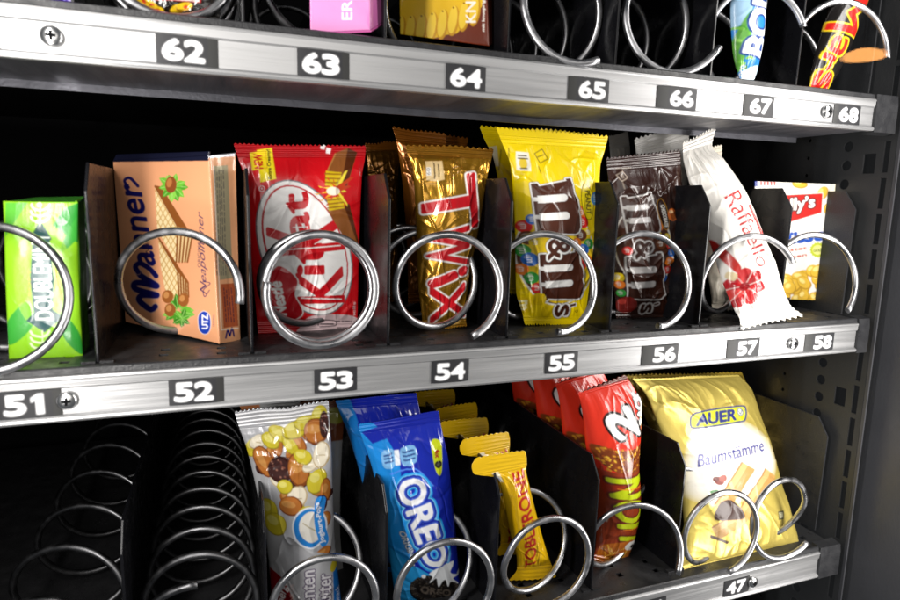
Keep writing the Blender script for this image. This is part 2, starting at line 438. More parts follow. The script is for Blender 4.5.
MB().box(XR, XR + 1.5, -1.5, 1.2, -340, 420).build('front_edge', M['panel'], cab)
MB().box(XR + 2, XR + 9, 1.5, 11.5, -340, 420).build('dark_gap_fill', M['black'], cab)  # black strip standing in for the dark gap between wall and frame
fr = thing('door_frame', (640, -40, -330), 'dark grey plastic door frame along the right edge of the machine', 'door frame')
MB().box(591, 640, -150, 10, -340, 420).build('inner_panel', M['panel'], fr, False, 2.5)

PANE = True
if PANE:
    gp = MB().box(186, 700, -252, -248, -340, 420).build('glass_pane', None, None)
    tag(gp, 'clear glass door pane along the right edge, reflecting an orange lamp', 'glass pane')

def screw(parent, x, z):
    MB().disc_y(x, -.4, -2.0, z, 5.0, 22, 1.4).build('screw', M['screw'], parent, True)
    sc = parent.children[-1] if False else [c for c in parent.children if c.name.startswith('screw')][-1]
    m = MB(); m.box(x - .7, x + .7, -3.62, -3.3, z - 2.2, z + 2.2); m.box(x - 2.2, x - .7, -3.62, -3.3, z - .7, z + .7); m.box(x + .7, x + 2.2, -3.62, -3.3, z - .7, z + .7)
    k = m.build('screw_recess', M['black'], sc); k.location = (0, 0, 0)

def number_label(parent, txt, x, z, left=0., right=0.):
    """black paper label with its number, slid into the rail's groove; grey margin left or right of the print"""
    w = 26.0; h = 14.6
    x0, x1 = x - w / 2 - left, x + w / 2 + right
    A = Art(x0, -z - h / 2, x1, -z + h / 2, '1c1c20', 0, 8)
    if left: A.poly(rect(x0, x - w / 2 + 1, -z - 20, -z + 20), '232322')
    if right: A.poly(rect(x + w / 2 - 1, x1, -z - 20, -z + 20), '232322')
    for ch, a, b in ((txt[0], x - 9.6, x - .6), (txt[1], x + .9, x + 9.8)):
        if ch == '1': A.poly([(a + 3.4, -z + 5.6), (a + 7.0, -z + 5.6), (a + 7.0, -z - 5.6), (a + 4.4, -z - 5.6), (a + 1.2, -z - 3.4), (a + 1.2, -z - .9), (a + 3.4, -z - 2.0)], 'f4f4f6')
        else: A.text(ch, (a, -z + 5.0), (b, -z + 5.0), (b, -z - 5.0), (a, -z - 5.0), 'f4f4f6', bold=.62)
    nu, nv = int((x1 - x0) / .22), int(h / .22)
    X, Z = np.meshgrid(np.linspace(x0, x1, nu + 1), np.linspace(z + h / 2, z - h / 2, nv + 1))
    Y = -.55 + .45 * ((X - (x0 + x1) / 2) / ((x1 - x0) / 2)) ** 4
    V = np.concatenate([np.stack([X, Y - .15, Z], -1).reshape(-1, 3), np.stack([X, Y + .15, Z], -1).reshape(-1, 3)])
    cc = np.concatenate([A.sample(X, -Z).reshape(-1, 4)] * 2); n = X.size
    I = np.arange(n).reshape(X.shape); q = lambda I: np.stack([I[:-1, :-1], I[1:, :-1], I[1:, 1:], I[:-1, 1:]], -1).reshape(-1, 4)
    o = mesh_obj('number_label', V, np.concatenate([q(I), q(I + n)[:, ::-1]]), M['label'], parent, True, None, cc)
    o['label'] = 'black number label printed ' + txt; w_ = random.Random(int(txt)).uniform(-.012, .012)
    o.data.transform(__import__('mathutils').Matrix.Translation((x * S, 0, z * S)) @ __import__('mathutils').Matrix.Rotation(w_, 4, 'Y') @ __import__('mathutils').Matrix.Translation((-x * S, 0, -z * S)))
    return o

DIV6 = [-22.5, 59.8, 140.5, 222.0, 303.5, 386.5, 471.0]
DIV4 = [-17.0, 63.5, 143.0, 226.5, 310.5, 393.0]
DIV = [-22.5, 59.5, 143.5, 228.0, 312.5, 395.5, 479.0]
def tray(z, label, numbers, screws, divs, x0=-215., x1=553.):
    t = thing('shelf_tray', (170, 250, z - 25), label, 'shelf', 'shelf trays of the vending machine')
    # front rail: extruded aluminium with a groove for the labels
    MB().prism_x([(0, z), (-1.2, z - .5), (-1.6, z - 1.6), (-1.2, z - 2.4), (-.9, z - 6.2), (0.2, z - 7.2), (.2, z - 21.2), (-1.0, z - 21.9), (-1.9, z - 22.6), (-2.1, z - 23.8), (-1.4, z - 25), (3.5, z - 25), (3.5, z)], x0, x1).build('front_rail', M['alu'], t)
    MB().prism_x([(3.6, z + 3.0), (3.0, z + 3.8), (1.6, z + 4.0), (.6, z + 3.3), (.3, z + .25), (3.6, z + .25)], x0, x1 + 2).build('tray_lip', M['coat'], t)
    hs = []
    for i, a in enumerate([-105] + DIV):
        b = (DIV + [562])[i]
        for yy in (22, 36): hs += [rect(a + 30, a + 35, yy, yy + 5), rect(b - 20, b - 15, yy - 4, yy + 1)]
    v, f = plate(rect(x0, 562, 3.7, 470), hs, 1.2, 'z', z + 1.4)
    mesh_obj('tray_floor', v, f, M['floor'], t, False)
    MB().box(x0, x1, 4, 70, z - 24.6, z - 23.4).box(x0, x1, 70, 72, z - 29, z - 23.4).box(x0, x1, 3.6, 72, z - 8, z - 6.9).build('under_lip', M['under'], t)
    MB().box(x0, 562, 72.5, 470, z - 6, z - 4.5).build('under_pan', M['black'], t)
    MB().prism_x([(-1.0, z + 3.6), (-2.0, z - 4), (-2.0, z - 26), (8, z - 27), (8, z + 5)], x1 + .2, 566).build('end_bracket', M['coat'], t)
    pr = [(14, z + 2.2), (12.5, z + 96), (24, z + 112), (440, z + 112), (440, z + 2.2)]
    MB().prism_x([(y + 12, q) for y, q in pr], 566.5, 568.0).build('end_plate', M['coat'], t)
    for x in divs:
        d = MB().prism_x(pr, x - .9, x + .9).build('divider', M['divider'], t, False, .5)
        k = MB(); k.box(x - 8, x - 1.1, 13, 17, z + 2.05, z + 3.4); k.box(x + 1.1, x + 8, 13, 17, z + 2.05, z + 3.4)
        k = k.build('divider_foot', M['coat'], d); k.location = (0, 0, 0)
    for n, x, zz, l, r in numbers: number_label(t, n, x, z + zz, l, r)
    for x in screws: screw(t, x, z - 13.5)
    return t

tray(0, 'middle shelf tray with aluminium rail numbered 51 to 58, full of snacks', [('51', -54, -14.3, 0, 3), ('52', 26.7, -14.3, 0, 3), ('53', 107, -14.3, 0, 0), ('54', 181.5, -14.3, 0, 0), ('55', 264.5, -14.3, 0, 0), ('56', 352, -14.3, 7, 0), ('57', 432, -14.3, 7, 0), ('58', 514, -14.3, 7, 0)], [-35.5, 480], DIV)
tray(Z6, 'upper shelf tray with aluminium rail numbered 62 to 68', [('61', -68, -14.3, 0, 3), ('62', 29, -14.3, 0, 4), ('63', 100, -14.3, 0, 3), ('64', 187.5, -14.3, 0, 0), ('65', 277, -14.3, 5, 0), ('66', 350, -14.3, 8, 0), ('67', 422, -14.3, 3, 0), ('68', 513, -14.3, 3, 0)], [-30, 489], DIV6, x1=541.)
tray(Z4, 'lower shelf tray with aluminium rail numbered 47 and empty coils at its left', [('44', 200, -14.3, 0, 0), ('45', 280, -14.3, 0, 0), ('46', 360, -14.3, 0, 0), ('47', 446, -14.3, 0, 2)], [464], DIV4, x1=541.)

COILS = 'wire dispensing coils on the shelf trays'
def coil(x, z, label, a0=0., y0=-3., pitch=55., R=33., r=2.5, length=380., ccw=1, m='wire', ringed=(0, 0)):
    """spring wire: a0 = angle of its free front end, turning back into the tray"""
    n = int(length / pitch * 44); seg = 10
    V = []; F = []
    for i in range(n + 1):
        t = i / 44 * 2 * math.pi; a = math.radians(a0) + ccw * t
        tn = t / (2 * math.pi); y = y0 + pitch * max(0., tn - ringed[0]) + ringed[1] * min(1, tn / max(ringed[0], .01))
        q_ = 1 + .010 * math.sin(1.7 * t + x) + .007 * math.sin(.63 * t + z); c = np.array([x + R * q_ * math.cos(a), y + .9 * math.sin(.8 * t + x), z + R * q_ * math.sin(a)])
        rad = np.array([math.cos(a), 0, math.sin(a)]); ax = np.array([0, 1., 0])
        for k in range(seg):
            b = 2 * math.pi * k / seg; V.append(c + r * (math.cos(b) * rad + math.sin(b) * ax))
    for i in range(n):
        for k in range(seg): F.append((i * seg + k, i * seg + (k + 1) % seg, (i + 1) * seg + (k + 1) % seg, (i + 1) * seg + k))
    F += [tuple(range(seg))[::-1], tuple(range(n * seg, n * seg + seg))]
    o = mesh_obj('spiral_coil', V, F, M[m], None, True, (x, y0, z - R))
    o.data.polygons[-1].use_smooth = False; o.data.polygons[-2].use_smooth = False
    return tag(o, label, 'spring coil', COILS)

zc = 41.
coil(-70, zc, 'wire coil in front of the green chewing gum pack', -125, -9, 60, 36.5)
coil(19, zc, 'wire coil in front of the orange wafer carton', -8, -6, 104, 34)
coil(100, zc, 'double ringed wire coil in front of the red chocolate packet', 168, -4, 92, 33, ringed=(1.7, 21))
coil(184, zc, 'wire coil in front of the golden caramel bar', -72, -6, 45, 33)
coil(263.5, zc, 'wire coil in front of the yellow candy bag', -100, -3, 60, 33)
coil(348, zc, 'wire coil in front of the brown candy bag', -100, -3, 60, 33)
coil(437, zc, 'wire coil around the leaning white wrapped bar', 22, -3, 60, 33)
coil(519, zc, 'wire coil in front of the white nut carton', -62, -3, 60, 33)
z6 = Z6 + 40
coil(-60, z6, 'wire coil around the purple packet on the upper shelf', 30, -3, 60)
coil(22, z6, 'wire coil around the dark packet with red label on the upper shelf', 100, 0, 30, 35)
coil(104, z6 + 3, 'wire coil around the pink carton on the upper shelf', 0, -3, 70, 33)
coil(181, z6 + 1, 'wire coil around the brown biscuit carton on the upper shelf', 0, -3, 96, 33)
coil(265, z6 - 3, 'empty wire coil above the number 65', -68, -4, 46, 35, ccw=-1)
coil(346, z6 - 1, 'empty wire coil above the number 66', -28, -3, 46, 35, ccw=-1)
coil(422, z6, 'wire coil around the blue bar on the upper shelf', 8, -3, 60, 32)
coil(512, z6, 'wire coil around the black bar on the upper shelf', -16, -3, 60, 34)
z4 = Z4 + 43
coil(-57, z4, 'empty wide wire coil at the left end of the lower shelf', 30, -2, 59, 35, m='wire_shaded')
coil(24, z4, 'empty tightly wound wire coil left of the silver nut bar', 90, -1, 32.4, 34.5, m='wire_shaded')
coil(99, Z4 + 45, 'wire coil in front of the silver nut bar', -105, -2, 84, 33, ringed=(.75, 4.5))
coil(182, Z4 + 40, 'wire coil in front of the blue biscuit packet', -95, -2, 72, 34, ringed=(.75, 4.5))
coil(263, Z4 + 44, 'wire coil around the small yellow chocolate bar', -110, -2, 60, 33.5, ringed=(.75, 4.5))
coil(346.5, Z4 + 37, 'wire coil around the red two-pack bar', -36, -10, 60, 33.5)
coil(424, z4 - 3, 'left of the two wire coils holding the golden wafer bag', -80, -7, 70, 34, ringed=(.85, 13))
coil(491, z4 - 3, 'right of the two wire coils holding the golden wafer bag', -42, -7, 70, 34, ccw=-1, ringed=(.85, 14))
# ------------------------------------------------------------------ the goods
def good(name, px, py, y, label, cat, group=None):
    return thing(name, at(px, py, y), label, cat, group)

# --- green chewing gum pack -------------------------------------------------
A = Art(-8, 190, 96, 366, '93d324').zoom(3.3333, 0, 180)
A.poly([(20, 75), (255, 75), (290, 600), (20, 600)], '93d324')
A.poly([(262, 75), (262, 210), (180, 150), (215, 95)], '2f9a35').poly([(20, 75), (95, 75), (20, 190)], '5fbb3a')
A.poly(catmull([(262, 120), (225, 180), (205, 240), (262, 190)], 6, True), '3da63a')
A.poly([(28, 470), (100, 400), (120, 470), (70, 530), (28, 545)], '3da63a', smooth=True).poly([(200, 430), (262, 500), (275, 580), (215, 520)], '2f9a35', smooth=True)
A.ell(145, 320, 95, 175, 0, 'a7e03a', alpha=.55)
A.poly([(137, 133), (176, 195), (168, 205), (184, 330), (180, 430), (215, 455), (205, 463), (152, 506), (92, 466), (118, 440), (105, 330), (112, 215), (103, 198)], '0d4d4f')
for sy, k in ((100, 1), (520, 1)):
    for i in range(3):
        y = sy - 15 + i * 20
        A.line([(135 + (4 if sy > 300 else 0), y + 16), (115, y + 10), (106, y - 2)], 7, 'e9f6cc').line([(140 + (4 if sy > 300 else 0), y + 16), (160, y + 8), (168, y - 4)], 7, 'e9f6cc')
    A.line([(137 + (8 if sy > 300 else 0), sy - 20), (137 + (8 if sy > 300 else 0), sy + 52)], 4, 'e9f6cc')
A.ell(134, 82, 8, 8, 0, 'e9f6cc')
A.up('DOUBLEMINT', 184, 463, 285, 62, 'f2faf4', lean=-14, bold=.35)
A.up('CHEWING GUM', 200, 388, 150, 11, 'c9a42c', lean=-2, bold=.15).up('SOFT', 108, 385, 90, 9, 'c9a42c', bold=.1)
g = good('chewing_gum_pack', 45, 358, 37, 'green film wrapped chewing gum pack standing leftmost on the middle shelf', 'chewing gum')
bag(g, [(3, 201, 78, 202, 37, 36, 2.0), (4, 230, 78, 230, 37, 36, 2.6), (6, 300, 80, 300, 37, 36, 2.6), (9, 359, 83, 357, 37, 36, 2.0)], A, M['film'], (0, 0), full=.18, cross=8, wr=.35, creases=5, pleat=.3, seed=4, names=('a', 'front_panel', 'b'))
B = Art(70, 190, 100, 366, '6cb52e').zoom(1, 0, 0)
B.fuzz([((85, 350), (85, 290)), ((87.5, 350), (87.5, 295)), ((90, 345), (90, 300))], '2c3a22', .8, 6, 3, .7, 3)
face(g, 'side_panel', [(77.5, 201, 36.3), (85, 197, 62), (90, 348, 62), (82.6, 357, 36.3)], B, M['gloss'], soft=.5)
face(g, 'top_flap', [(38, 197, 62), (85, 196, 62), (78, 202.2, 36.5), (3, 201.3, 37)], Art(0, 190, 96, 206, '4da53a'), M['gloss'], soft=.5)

# --- wafer carton ------------------------------------------------------------
A = Art(105, 145, 245, 350, 'e6a276', k=5).zoom(3, 110, 150)
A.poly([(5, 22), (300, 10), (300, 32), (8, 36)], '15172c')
navy = '15155c'
def script(pts, w=9): A.line(pts, w, navy)
A.line([(135, 470), (120, 478), (88, 452), (96, 436), (140, 436), (80, 418), (72, 402), (92, 398), (140, 408), (96, 380), (84, 366)], 17, navy, outlines=[(.7, 'c79f8f')])
A.line([(84, 366), (76, 350), (90, 340), (118, 356), (138, 378)], 15, navy, outlines=[(.5, 'c79f8f')])
A.text('anner', (136, 344), (88, 92), (42, 100), (88, 352), navy, bold=.75, shear=.25)
A.line([(84, 108), (60, 84), (44, 92), (56, 112)], 9, navy)
A.up('WIEN', 118, 318, 62, 12, '3a2440', bold=.1)
cream, brown = 'efd9a8', '8a4f22'
def wafer(face_, side):
    A.poly(face_, cream)
    m = A.pmask(face_); a, b = np.array(face_).min(0), np.array(face_).max(0)
    for k in np.arange(a[0] - 260, b[0] + 260, 15):
        for sg in (1, -1):
            q = A.lmask([(k, a[1]), (k + sg * .55 * (b[1] - a[1]), b[1])], 2.6, False) & m; A.put(q, 'c79b57')
    A.poly(side, 'e5c48e')
    n = len(side) // 2; L, R_ = side[:n], side[n:][::-1]
    for t in (.06, .3, .54, .78, .98):
        A.line([tuple(np.array(p) * (1 - t) + np.array(q) * t) for p, q in zip(L, R_)], 5.5, brown, smooth=False)
wafer([(134, 108), (142, 240), (196, 336), (200, 228)], [(134, 108), (200, 228), (196, 336), (232, 336), (246, 262), (152, 112)])
wafer([(144, 262), (152, 350), (166, 428), (206, 468), (200, 360)], [(144, 262), (200, 360), (206, 468), (236, 440), (234, 398), (176, 310)])
rnd = random.Random(5)
def leaves(cx, cy, r, n):
    for i in range(n):
        a = 2 * math.pi * i / n + rnd.uniform(-.3, .3); q = r * rnd.uniform(.8, 1.1)
        p = lambda d, k: (cx + math.cos(a + d) * q * k, cy + math.sin(a + d) * q * k)
        A.poly([p(0, .1), p(.45, .6), p(.25, .85), p(0, 1.1), p(-.25, .8), p(-.45, .6)], rnd.choice(['4f9a2a', '6db83a', '3d7f22', '86c94c']))
        A.line([p(0, .2), p(0, .95)], 1.6, 'a8d977', smooth=False)
leaves(188, 108, 42, 11); A.ell(182, 104, 17, 25, 0, '8a4a22').ell(177, 98, 8, 14, 10, 'b8753f')
leaves(205, 480, 44, 13)
for x, y in ((180, 480), (220, 450), (172, 440)): A.ell(x, y, 17, 20, 0, '9a5a2a').ell(x - 4, y - 5, 8, 10, 10, 'c88a50')
leaves(215, 505, 30, 9)
A.up('ORIGINAL', 272, 352, 88, 10, '4a3050', bold=.05)
A.up('Neapolitaner', 296, 434, 250, 26, '3c2a5c', lean=-12, shear=.45, bold=.02)
A.line([(298, 420), (284, 440), (280, 420), (300, 400), (278, 395)], 2.5, '3c2a5c')
A.poly([(270, 540), (266, 500), (280, 484), (296, 492), (302, 510), (300, 540), (286, 552)], '1b3fae', smooth=True, outlines=[(.6, 'f0e4dc')])
A.up('UTZ', 294, 536, 42, 17, 'f5f5fa', bold=.4)
A.up('CERTIFIED', 314, 530, 36, 5, '55406a')
g = good('wafer_carton', 215, 344, 60, 'orange wafer carton turned in its slot between the gum pack and the red packet', 'wafer carton')
face(g, 'front_panel', [(112.5, 160.5, 108), (208.5, 155.5, 45), (219, 344, 43), (125, 322, 108)], A, M['card'], soft=.5, step=.5)
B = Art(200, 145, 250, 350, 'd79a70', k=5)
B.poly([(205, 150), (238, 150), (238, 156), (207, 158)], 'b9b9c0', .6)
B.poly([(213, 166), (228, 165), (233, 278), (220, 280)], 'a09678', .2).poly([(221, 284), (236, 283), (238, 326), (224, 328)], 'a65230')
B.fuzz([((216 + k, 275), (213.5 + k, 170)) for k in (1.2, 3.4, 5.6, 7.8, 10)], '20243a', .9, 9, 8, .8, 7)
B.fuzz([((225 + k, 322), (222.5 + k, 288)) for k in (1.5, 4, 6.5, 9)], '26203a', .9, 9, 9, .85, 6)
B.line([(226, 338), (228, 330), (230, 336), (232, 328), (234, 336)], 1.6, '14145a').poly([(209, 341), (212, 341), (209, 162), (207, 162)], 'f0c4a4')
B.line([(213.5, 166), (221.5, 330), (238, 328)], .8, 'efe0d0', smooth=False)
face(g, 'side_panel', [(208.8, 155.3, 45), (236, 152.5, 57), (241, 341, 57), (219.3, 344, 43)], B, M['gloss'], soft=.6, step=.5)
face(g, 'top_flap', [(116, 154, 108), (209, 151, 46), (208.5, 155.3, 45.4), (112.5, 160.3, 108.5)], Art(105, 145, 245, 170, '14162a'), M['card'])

# --- red chocolate packet -------------------------------------------------
A = Art(225, 132, 375, 345, 'cf0d18', k=5).zoom(2.9241, 230, 135)
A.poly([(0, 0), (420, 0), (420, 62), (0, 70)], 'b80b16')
an = 68
A.ell(215, 330, 207, 128, an, '6d6a70').ell(215, 330, 203, 124, an, 'f6f3f1').ell(216, 330, 192, 112, an, 'c21220').ell(217, 330, 187, 107, an, 'f7f5f3')
red = 'c8101c'; sh = [(.55, '8e8088'), (.35, 'f3eeee')]
A.text('K', (330, 486), (322, 386), (188, 392), (196, 490), red, bold=1.3)
A.text('i', (268, 404), (268, 380), (193, 382), (193, 406), red, bold=1.3)
A.text('t', (268, 372), (266, 318), (165 + 20, 320), (168 + 20, 374), red, bold=1.3)
A.text('K', (328, 330), (318, 240), (106, 262), (112, 352), red, bold=1.5)
A.line([(108, 262), (312, 395)], 0.1, red)
A.text('at', (226, 292), (222, 170), (162, 174), (166, 296), red, bold=1.4)
A.line([(322, 478), (204, 474)], 3, 'f7f5f3', smooth=False).line([(318, 322), (122, 338)], 3, 'f7f5f3', smooth=False)
A.line([(222, 268), (180, 270)], 2, 'f7f5f3', smooth=False)
A.poly([(108, 430), (138, 382), (190, 420), (185, 465), (210, 520), (170, 545), (130, 540), (110, 480)], 'c21220', smooth=True, outlines=[(1.2, 'f4f0ee')])
A.up('Nestlé', 164, 526, 98, 34, 'f7f4f2', lean=-18, bold=.6)
A.poly([(78, 44), (122, 36), (134, 130), (88, 140)], 'f3dd1d').poly([(58, 52), (104, 46), (108, 98), (64, 106)], 'f0d41a', outlines=[(.4, 'b8501c')])
A.up('NEW', 96, 100, 44, 24, 'c01414', lean=-3, bold=.45).up('Extra Creamy!', 124, 130, 88, 13, '2a1a10', lean=-5, bold=.15)
A.ell(92, 158, 9, 9, 0, 'e9c8c8').ell(92, 158, 6.5, 6.5, 0, red).ell(92, 158, 3, 3, 0, 'e9c8c8')
for x, y in ((276, 34), (292, 46)): A.poly([(x - 10, y - 8), (x + 4, y - 4), (x, y + 10), (x + 14, y + 12), (x - 12, y + 8)], 'f6f0f0')
choc, chl = '56290f', '8e5426'
A.poly([(308, 54), (345, 40), (372, 52), (340, 150), (330, 160), (278, 120)], chl).poly([(345, 40), (372, 52), (338, 152), (322, 146)], choc).line([(308, 56), (280, 116)], 4, 'b57a3e', smooth=False)
A.poly([(278, 108), (324, 112), (322, 150), (274, 150)], 'd9b818')
for y in (116, 128, 140): A.line([(276, y), (322, y + 1)], 4, '9a6a14', smooth=False)
A.poly([(278, 218), (330, 210), (372, 318), (346, 326)], chl).poly([(330, 210), (345, 200), (376, 312), (372, 318)], choc)
A.poly([(278, 186), (328, 178), (330, 214), (284, 222)], 'd9b818')
for y in (192, 203, 214): A.line([(280, y), (328, y - 6)], 4, '9a6a14', smooth=False)
for i in range(16):
    a = 2 * math.pi * i / 16 + .2; r = rnd.uniform(26, 58) * (1 if abs(math.cos(a)) > .4 else .5)
    A.poly([(306, 152), (306 + r * math.cos(a - .1), 160 + r * math.sin(a - .1)), (306 + r * 1.15 * math.cos(a), 160 + r * 1.15 * math.sin(a)), (310, 170)], rnd.choice(['e0341a', 'f0b020', 'c8401c', 'f3dc40']))
A.ell(298, 165, 20, 12, 0, 'fbf0d8')
A.poly([(215, 548), (240, 528), (300, 524), (360, 530), (395, 560), (395, 600), (200, 600)], 'd8cfd2', smooth=True, alpha=.8)
A.fuzz([((225, 550), (255, 550)), ((310, 545), (375, 545)), ((315, 562), (380, 562))], '30242a', 4, 9, 5, .9, 14)
A.line([(258, 556), (262, 543), (305, 543), (308, 556), (262, 560)], 3, '30242a').fuzz([((266, 552), (302, 552))], '30242a', 5, 4, 6, .9, 10)
A.up('kcal', 392, 545, 40, 11, 'f3e0e0').up('Snells', 366, 548, 60, 9, 'f3e0e0')
g = good('chocolate_packet', 305, 332, 74, 'shiny red chocolate packet with white oval, behind the double ringed coil', 'chocolate packet')
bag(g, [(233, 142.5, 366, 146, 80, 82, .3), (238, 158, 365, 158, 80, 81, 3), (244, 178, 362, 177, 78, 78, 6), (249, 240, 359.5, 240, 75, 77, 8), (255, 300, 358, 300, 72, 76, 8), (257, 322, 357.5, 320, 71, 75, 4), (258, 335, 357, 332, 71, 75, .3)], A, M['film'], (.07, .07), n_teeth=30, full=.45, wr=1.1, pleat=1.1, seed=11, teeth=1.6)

# --- half hidden golden bar behind it --------------------------------------
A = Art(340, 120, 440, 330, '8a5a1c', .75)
A.poly([(350, 120), (410, 120), (410, 150), (350, 150)], 'a8641c', .6)
g = good('caramel_bar', 385, 320, 150, 'dark golden wrapper half hidden behind the red chocolate packet', 'chocolate bar')
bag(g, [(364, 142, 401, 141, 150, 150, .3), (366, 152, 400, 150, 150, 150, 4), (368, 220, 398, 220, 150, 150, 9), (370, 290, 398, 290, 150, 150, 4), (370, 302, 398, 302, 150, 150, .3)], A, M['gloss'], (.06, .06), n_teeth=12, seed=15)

# --- golden caramel bar with red lettering --------------------------------
def gold_art():
    A = Art(395, 120, 505, 340, 'bd8a22', .72, k=5).zoom(2.8571, 400, 125)
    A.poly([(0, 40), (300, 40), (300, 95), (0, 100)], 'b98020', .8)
    TWQ = (('T', ((55, 172), (62, 308), (214, 288), (204, 140))), ('W', ((60, 296), (72, 402), (186, 394), (182, 288))), ('I', ((70, 436), (76, 468), (181, 434), (176, 402))), ('X', ((80, 462), (88, 568), (182, 548), (172, 446))))
    for c_, b_ in (('5b4320', 3.3), ('efe9e4', 2.7), ('c4121e', 1.3)):
        for t_, q_ in TWQ:
            if t_ != 'I': A.text(t_, *q_, c_, bold=b_)
        for q_ in ([(84, 450), (140, 426)], [(164, 416), (172, 412)]): A.line(q_, 18 + 5.7 * b_, c_, smooth=False)
    A.poly([(68, 106), (117, 105), (120, 158), (100, 163), (70, 160)], 'e3c58e').poly([(70, 124), (82, 124), (82, 146), (70, 146)], 'f2efe8')
    A.up('60', 80, 144, 18, 9, '5b4a2a').fuzz([((92, 155), (92, 112)), ((104, 150), (104, 116))], '4a3a20', 4, 6, 4, .9, 9)
    A.line([(128, 112), (150, 96), (166, 132), (142, 148), (128, 112)], 2.5, '5a3c12', smooth=False).fuzz([((140, 128), (158, 122))], '5a3c12', 3, 3, 4, .9, 8)
    A.fuzz([((60, 170), (130, 168)), ((140, 185), (144, 160))], '6b4a18', 2.5, 6, 4, .6, 5)
    A.ell(150, 560, 26, 12, -10, 'd8b060', .3)
    return A
A = gold_art()
TW = [(405, 143, 494, 147, 60, 58, .3), (407, 152, 492, 157, 60, 57, 3), (413, 170, 487, 178, 58, 56, 9), (416, 220, 480, 222, 56, 55, 12), (418, 280, 469, 282, 54, 54, 12), (422, 318, 466, 318, 54, 53, 6), (424, 331, 467, 328, 54, 53, .3)]
g = good('caramel_bar', 445, 330, 55, 'golden foil caramel bar with big red white-edged lettering at the front of its slot', 'chocolate bar', 'golden caramel bars')
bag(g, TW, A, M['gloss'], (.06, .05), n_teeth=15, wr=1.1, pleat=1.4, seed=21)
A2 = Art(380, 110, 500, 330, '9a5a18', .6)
for k, (dx, y, lb) in enumerate(((0, 110, 'copper coloured wrapper top sticking out behind the golden caramel bar'), (26, 128, 'rearmost copper coloured wrapper seen between the golden bar and the yellow bag'))):
    g = good('caramel_bar', 420 + dx, 320, y, lb, 'chocolate bar')
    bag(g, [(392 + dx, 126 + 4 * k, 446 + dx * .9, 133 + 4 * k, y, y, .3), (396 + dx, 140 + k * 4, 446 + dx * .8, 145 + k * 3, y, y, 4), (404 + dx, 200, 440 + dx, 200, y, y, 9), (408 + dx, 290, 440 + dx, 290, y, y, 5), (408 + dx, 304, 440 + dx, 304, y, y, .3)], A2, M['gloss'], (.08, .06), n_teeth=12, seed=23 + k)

# --- candy bags with the big brown m ---------------------------------------
CANDY = ['d8251f', '2f9a3a', '2f6fc8', 'f2d21a', 'e87a1c', '6a3a1e']
def slab_m(A, x0, y0, x1, y1, br, foot, white='efedea'):
    """a slab letter m turned on its side: feet at the left (x0), arches at the right"""
    h = y1 - y0; w = x1 - x0; P = lambda u, v: (x0 + u * w + foot * v, y0 + v * h)
    body = [P(-.05, .0), P(.10, -.01), P(.13, .05), P(.80, -.06), P(.78, -.10), P(.90, -.11), P(.93, .20), P(.99, .32), P(1.0, .48), P(.97, .54), P(1.0, .66), P(1.0, .86), P(.95, .96), P(.86, 1.0), P(.13, .99), P(.13, 1.03), P(-.02, 1.03), P(-.03, .66), P(-.04, .34)]
    A.poly(body, br, outlines=[(1.75, '1a0f0c'), (1.35, white)])
    for v in (.31, .665):
        A.line([P(.16, v), P(.66, v - .03)], h * .15, white, smooth=False)
        A.poly([P(.05, v - .075), P(.2, v - .075), P(.2, v + .075), P(.05, v + .075)], white)
        A.poly([P(-.07, v - .04), P(.10, v - .04), P(.10, v + .04), P(-.07, v + .04)], white)
def candies(A, spots, seed):
    r_ = random.Random(seed)
    for i, (x, y, r) in enumerate(spots):
        c = CANDY[(i * 2 + r_.randint(0, 1)) % 6]
        A.ell(x, y, r, r * .9, 20, c).ell(x - r * .3, y - r * .35, r * .4, r * .25, -20, 'f3efe8', alpha=.35)
        A.text('m', (x - r * .4, y - r * .3), (x - r * .4, y + r * .4), (x + r * .25, y + r * .4), (x + r * .25, y - r * .3), 'f5f2ea', bold=.1)
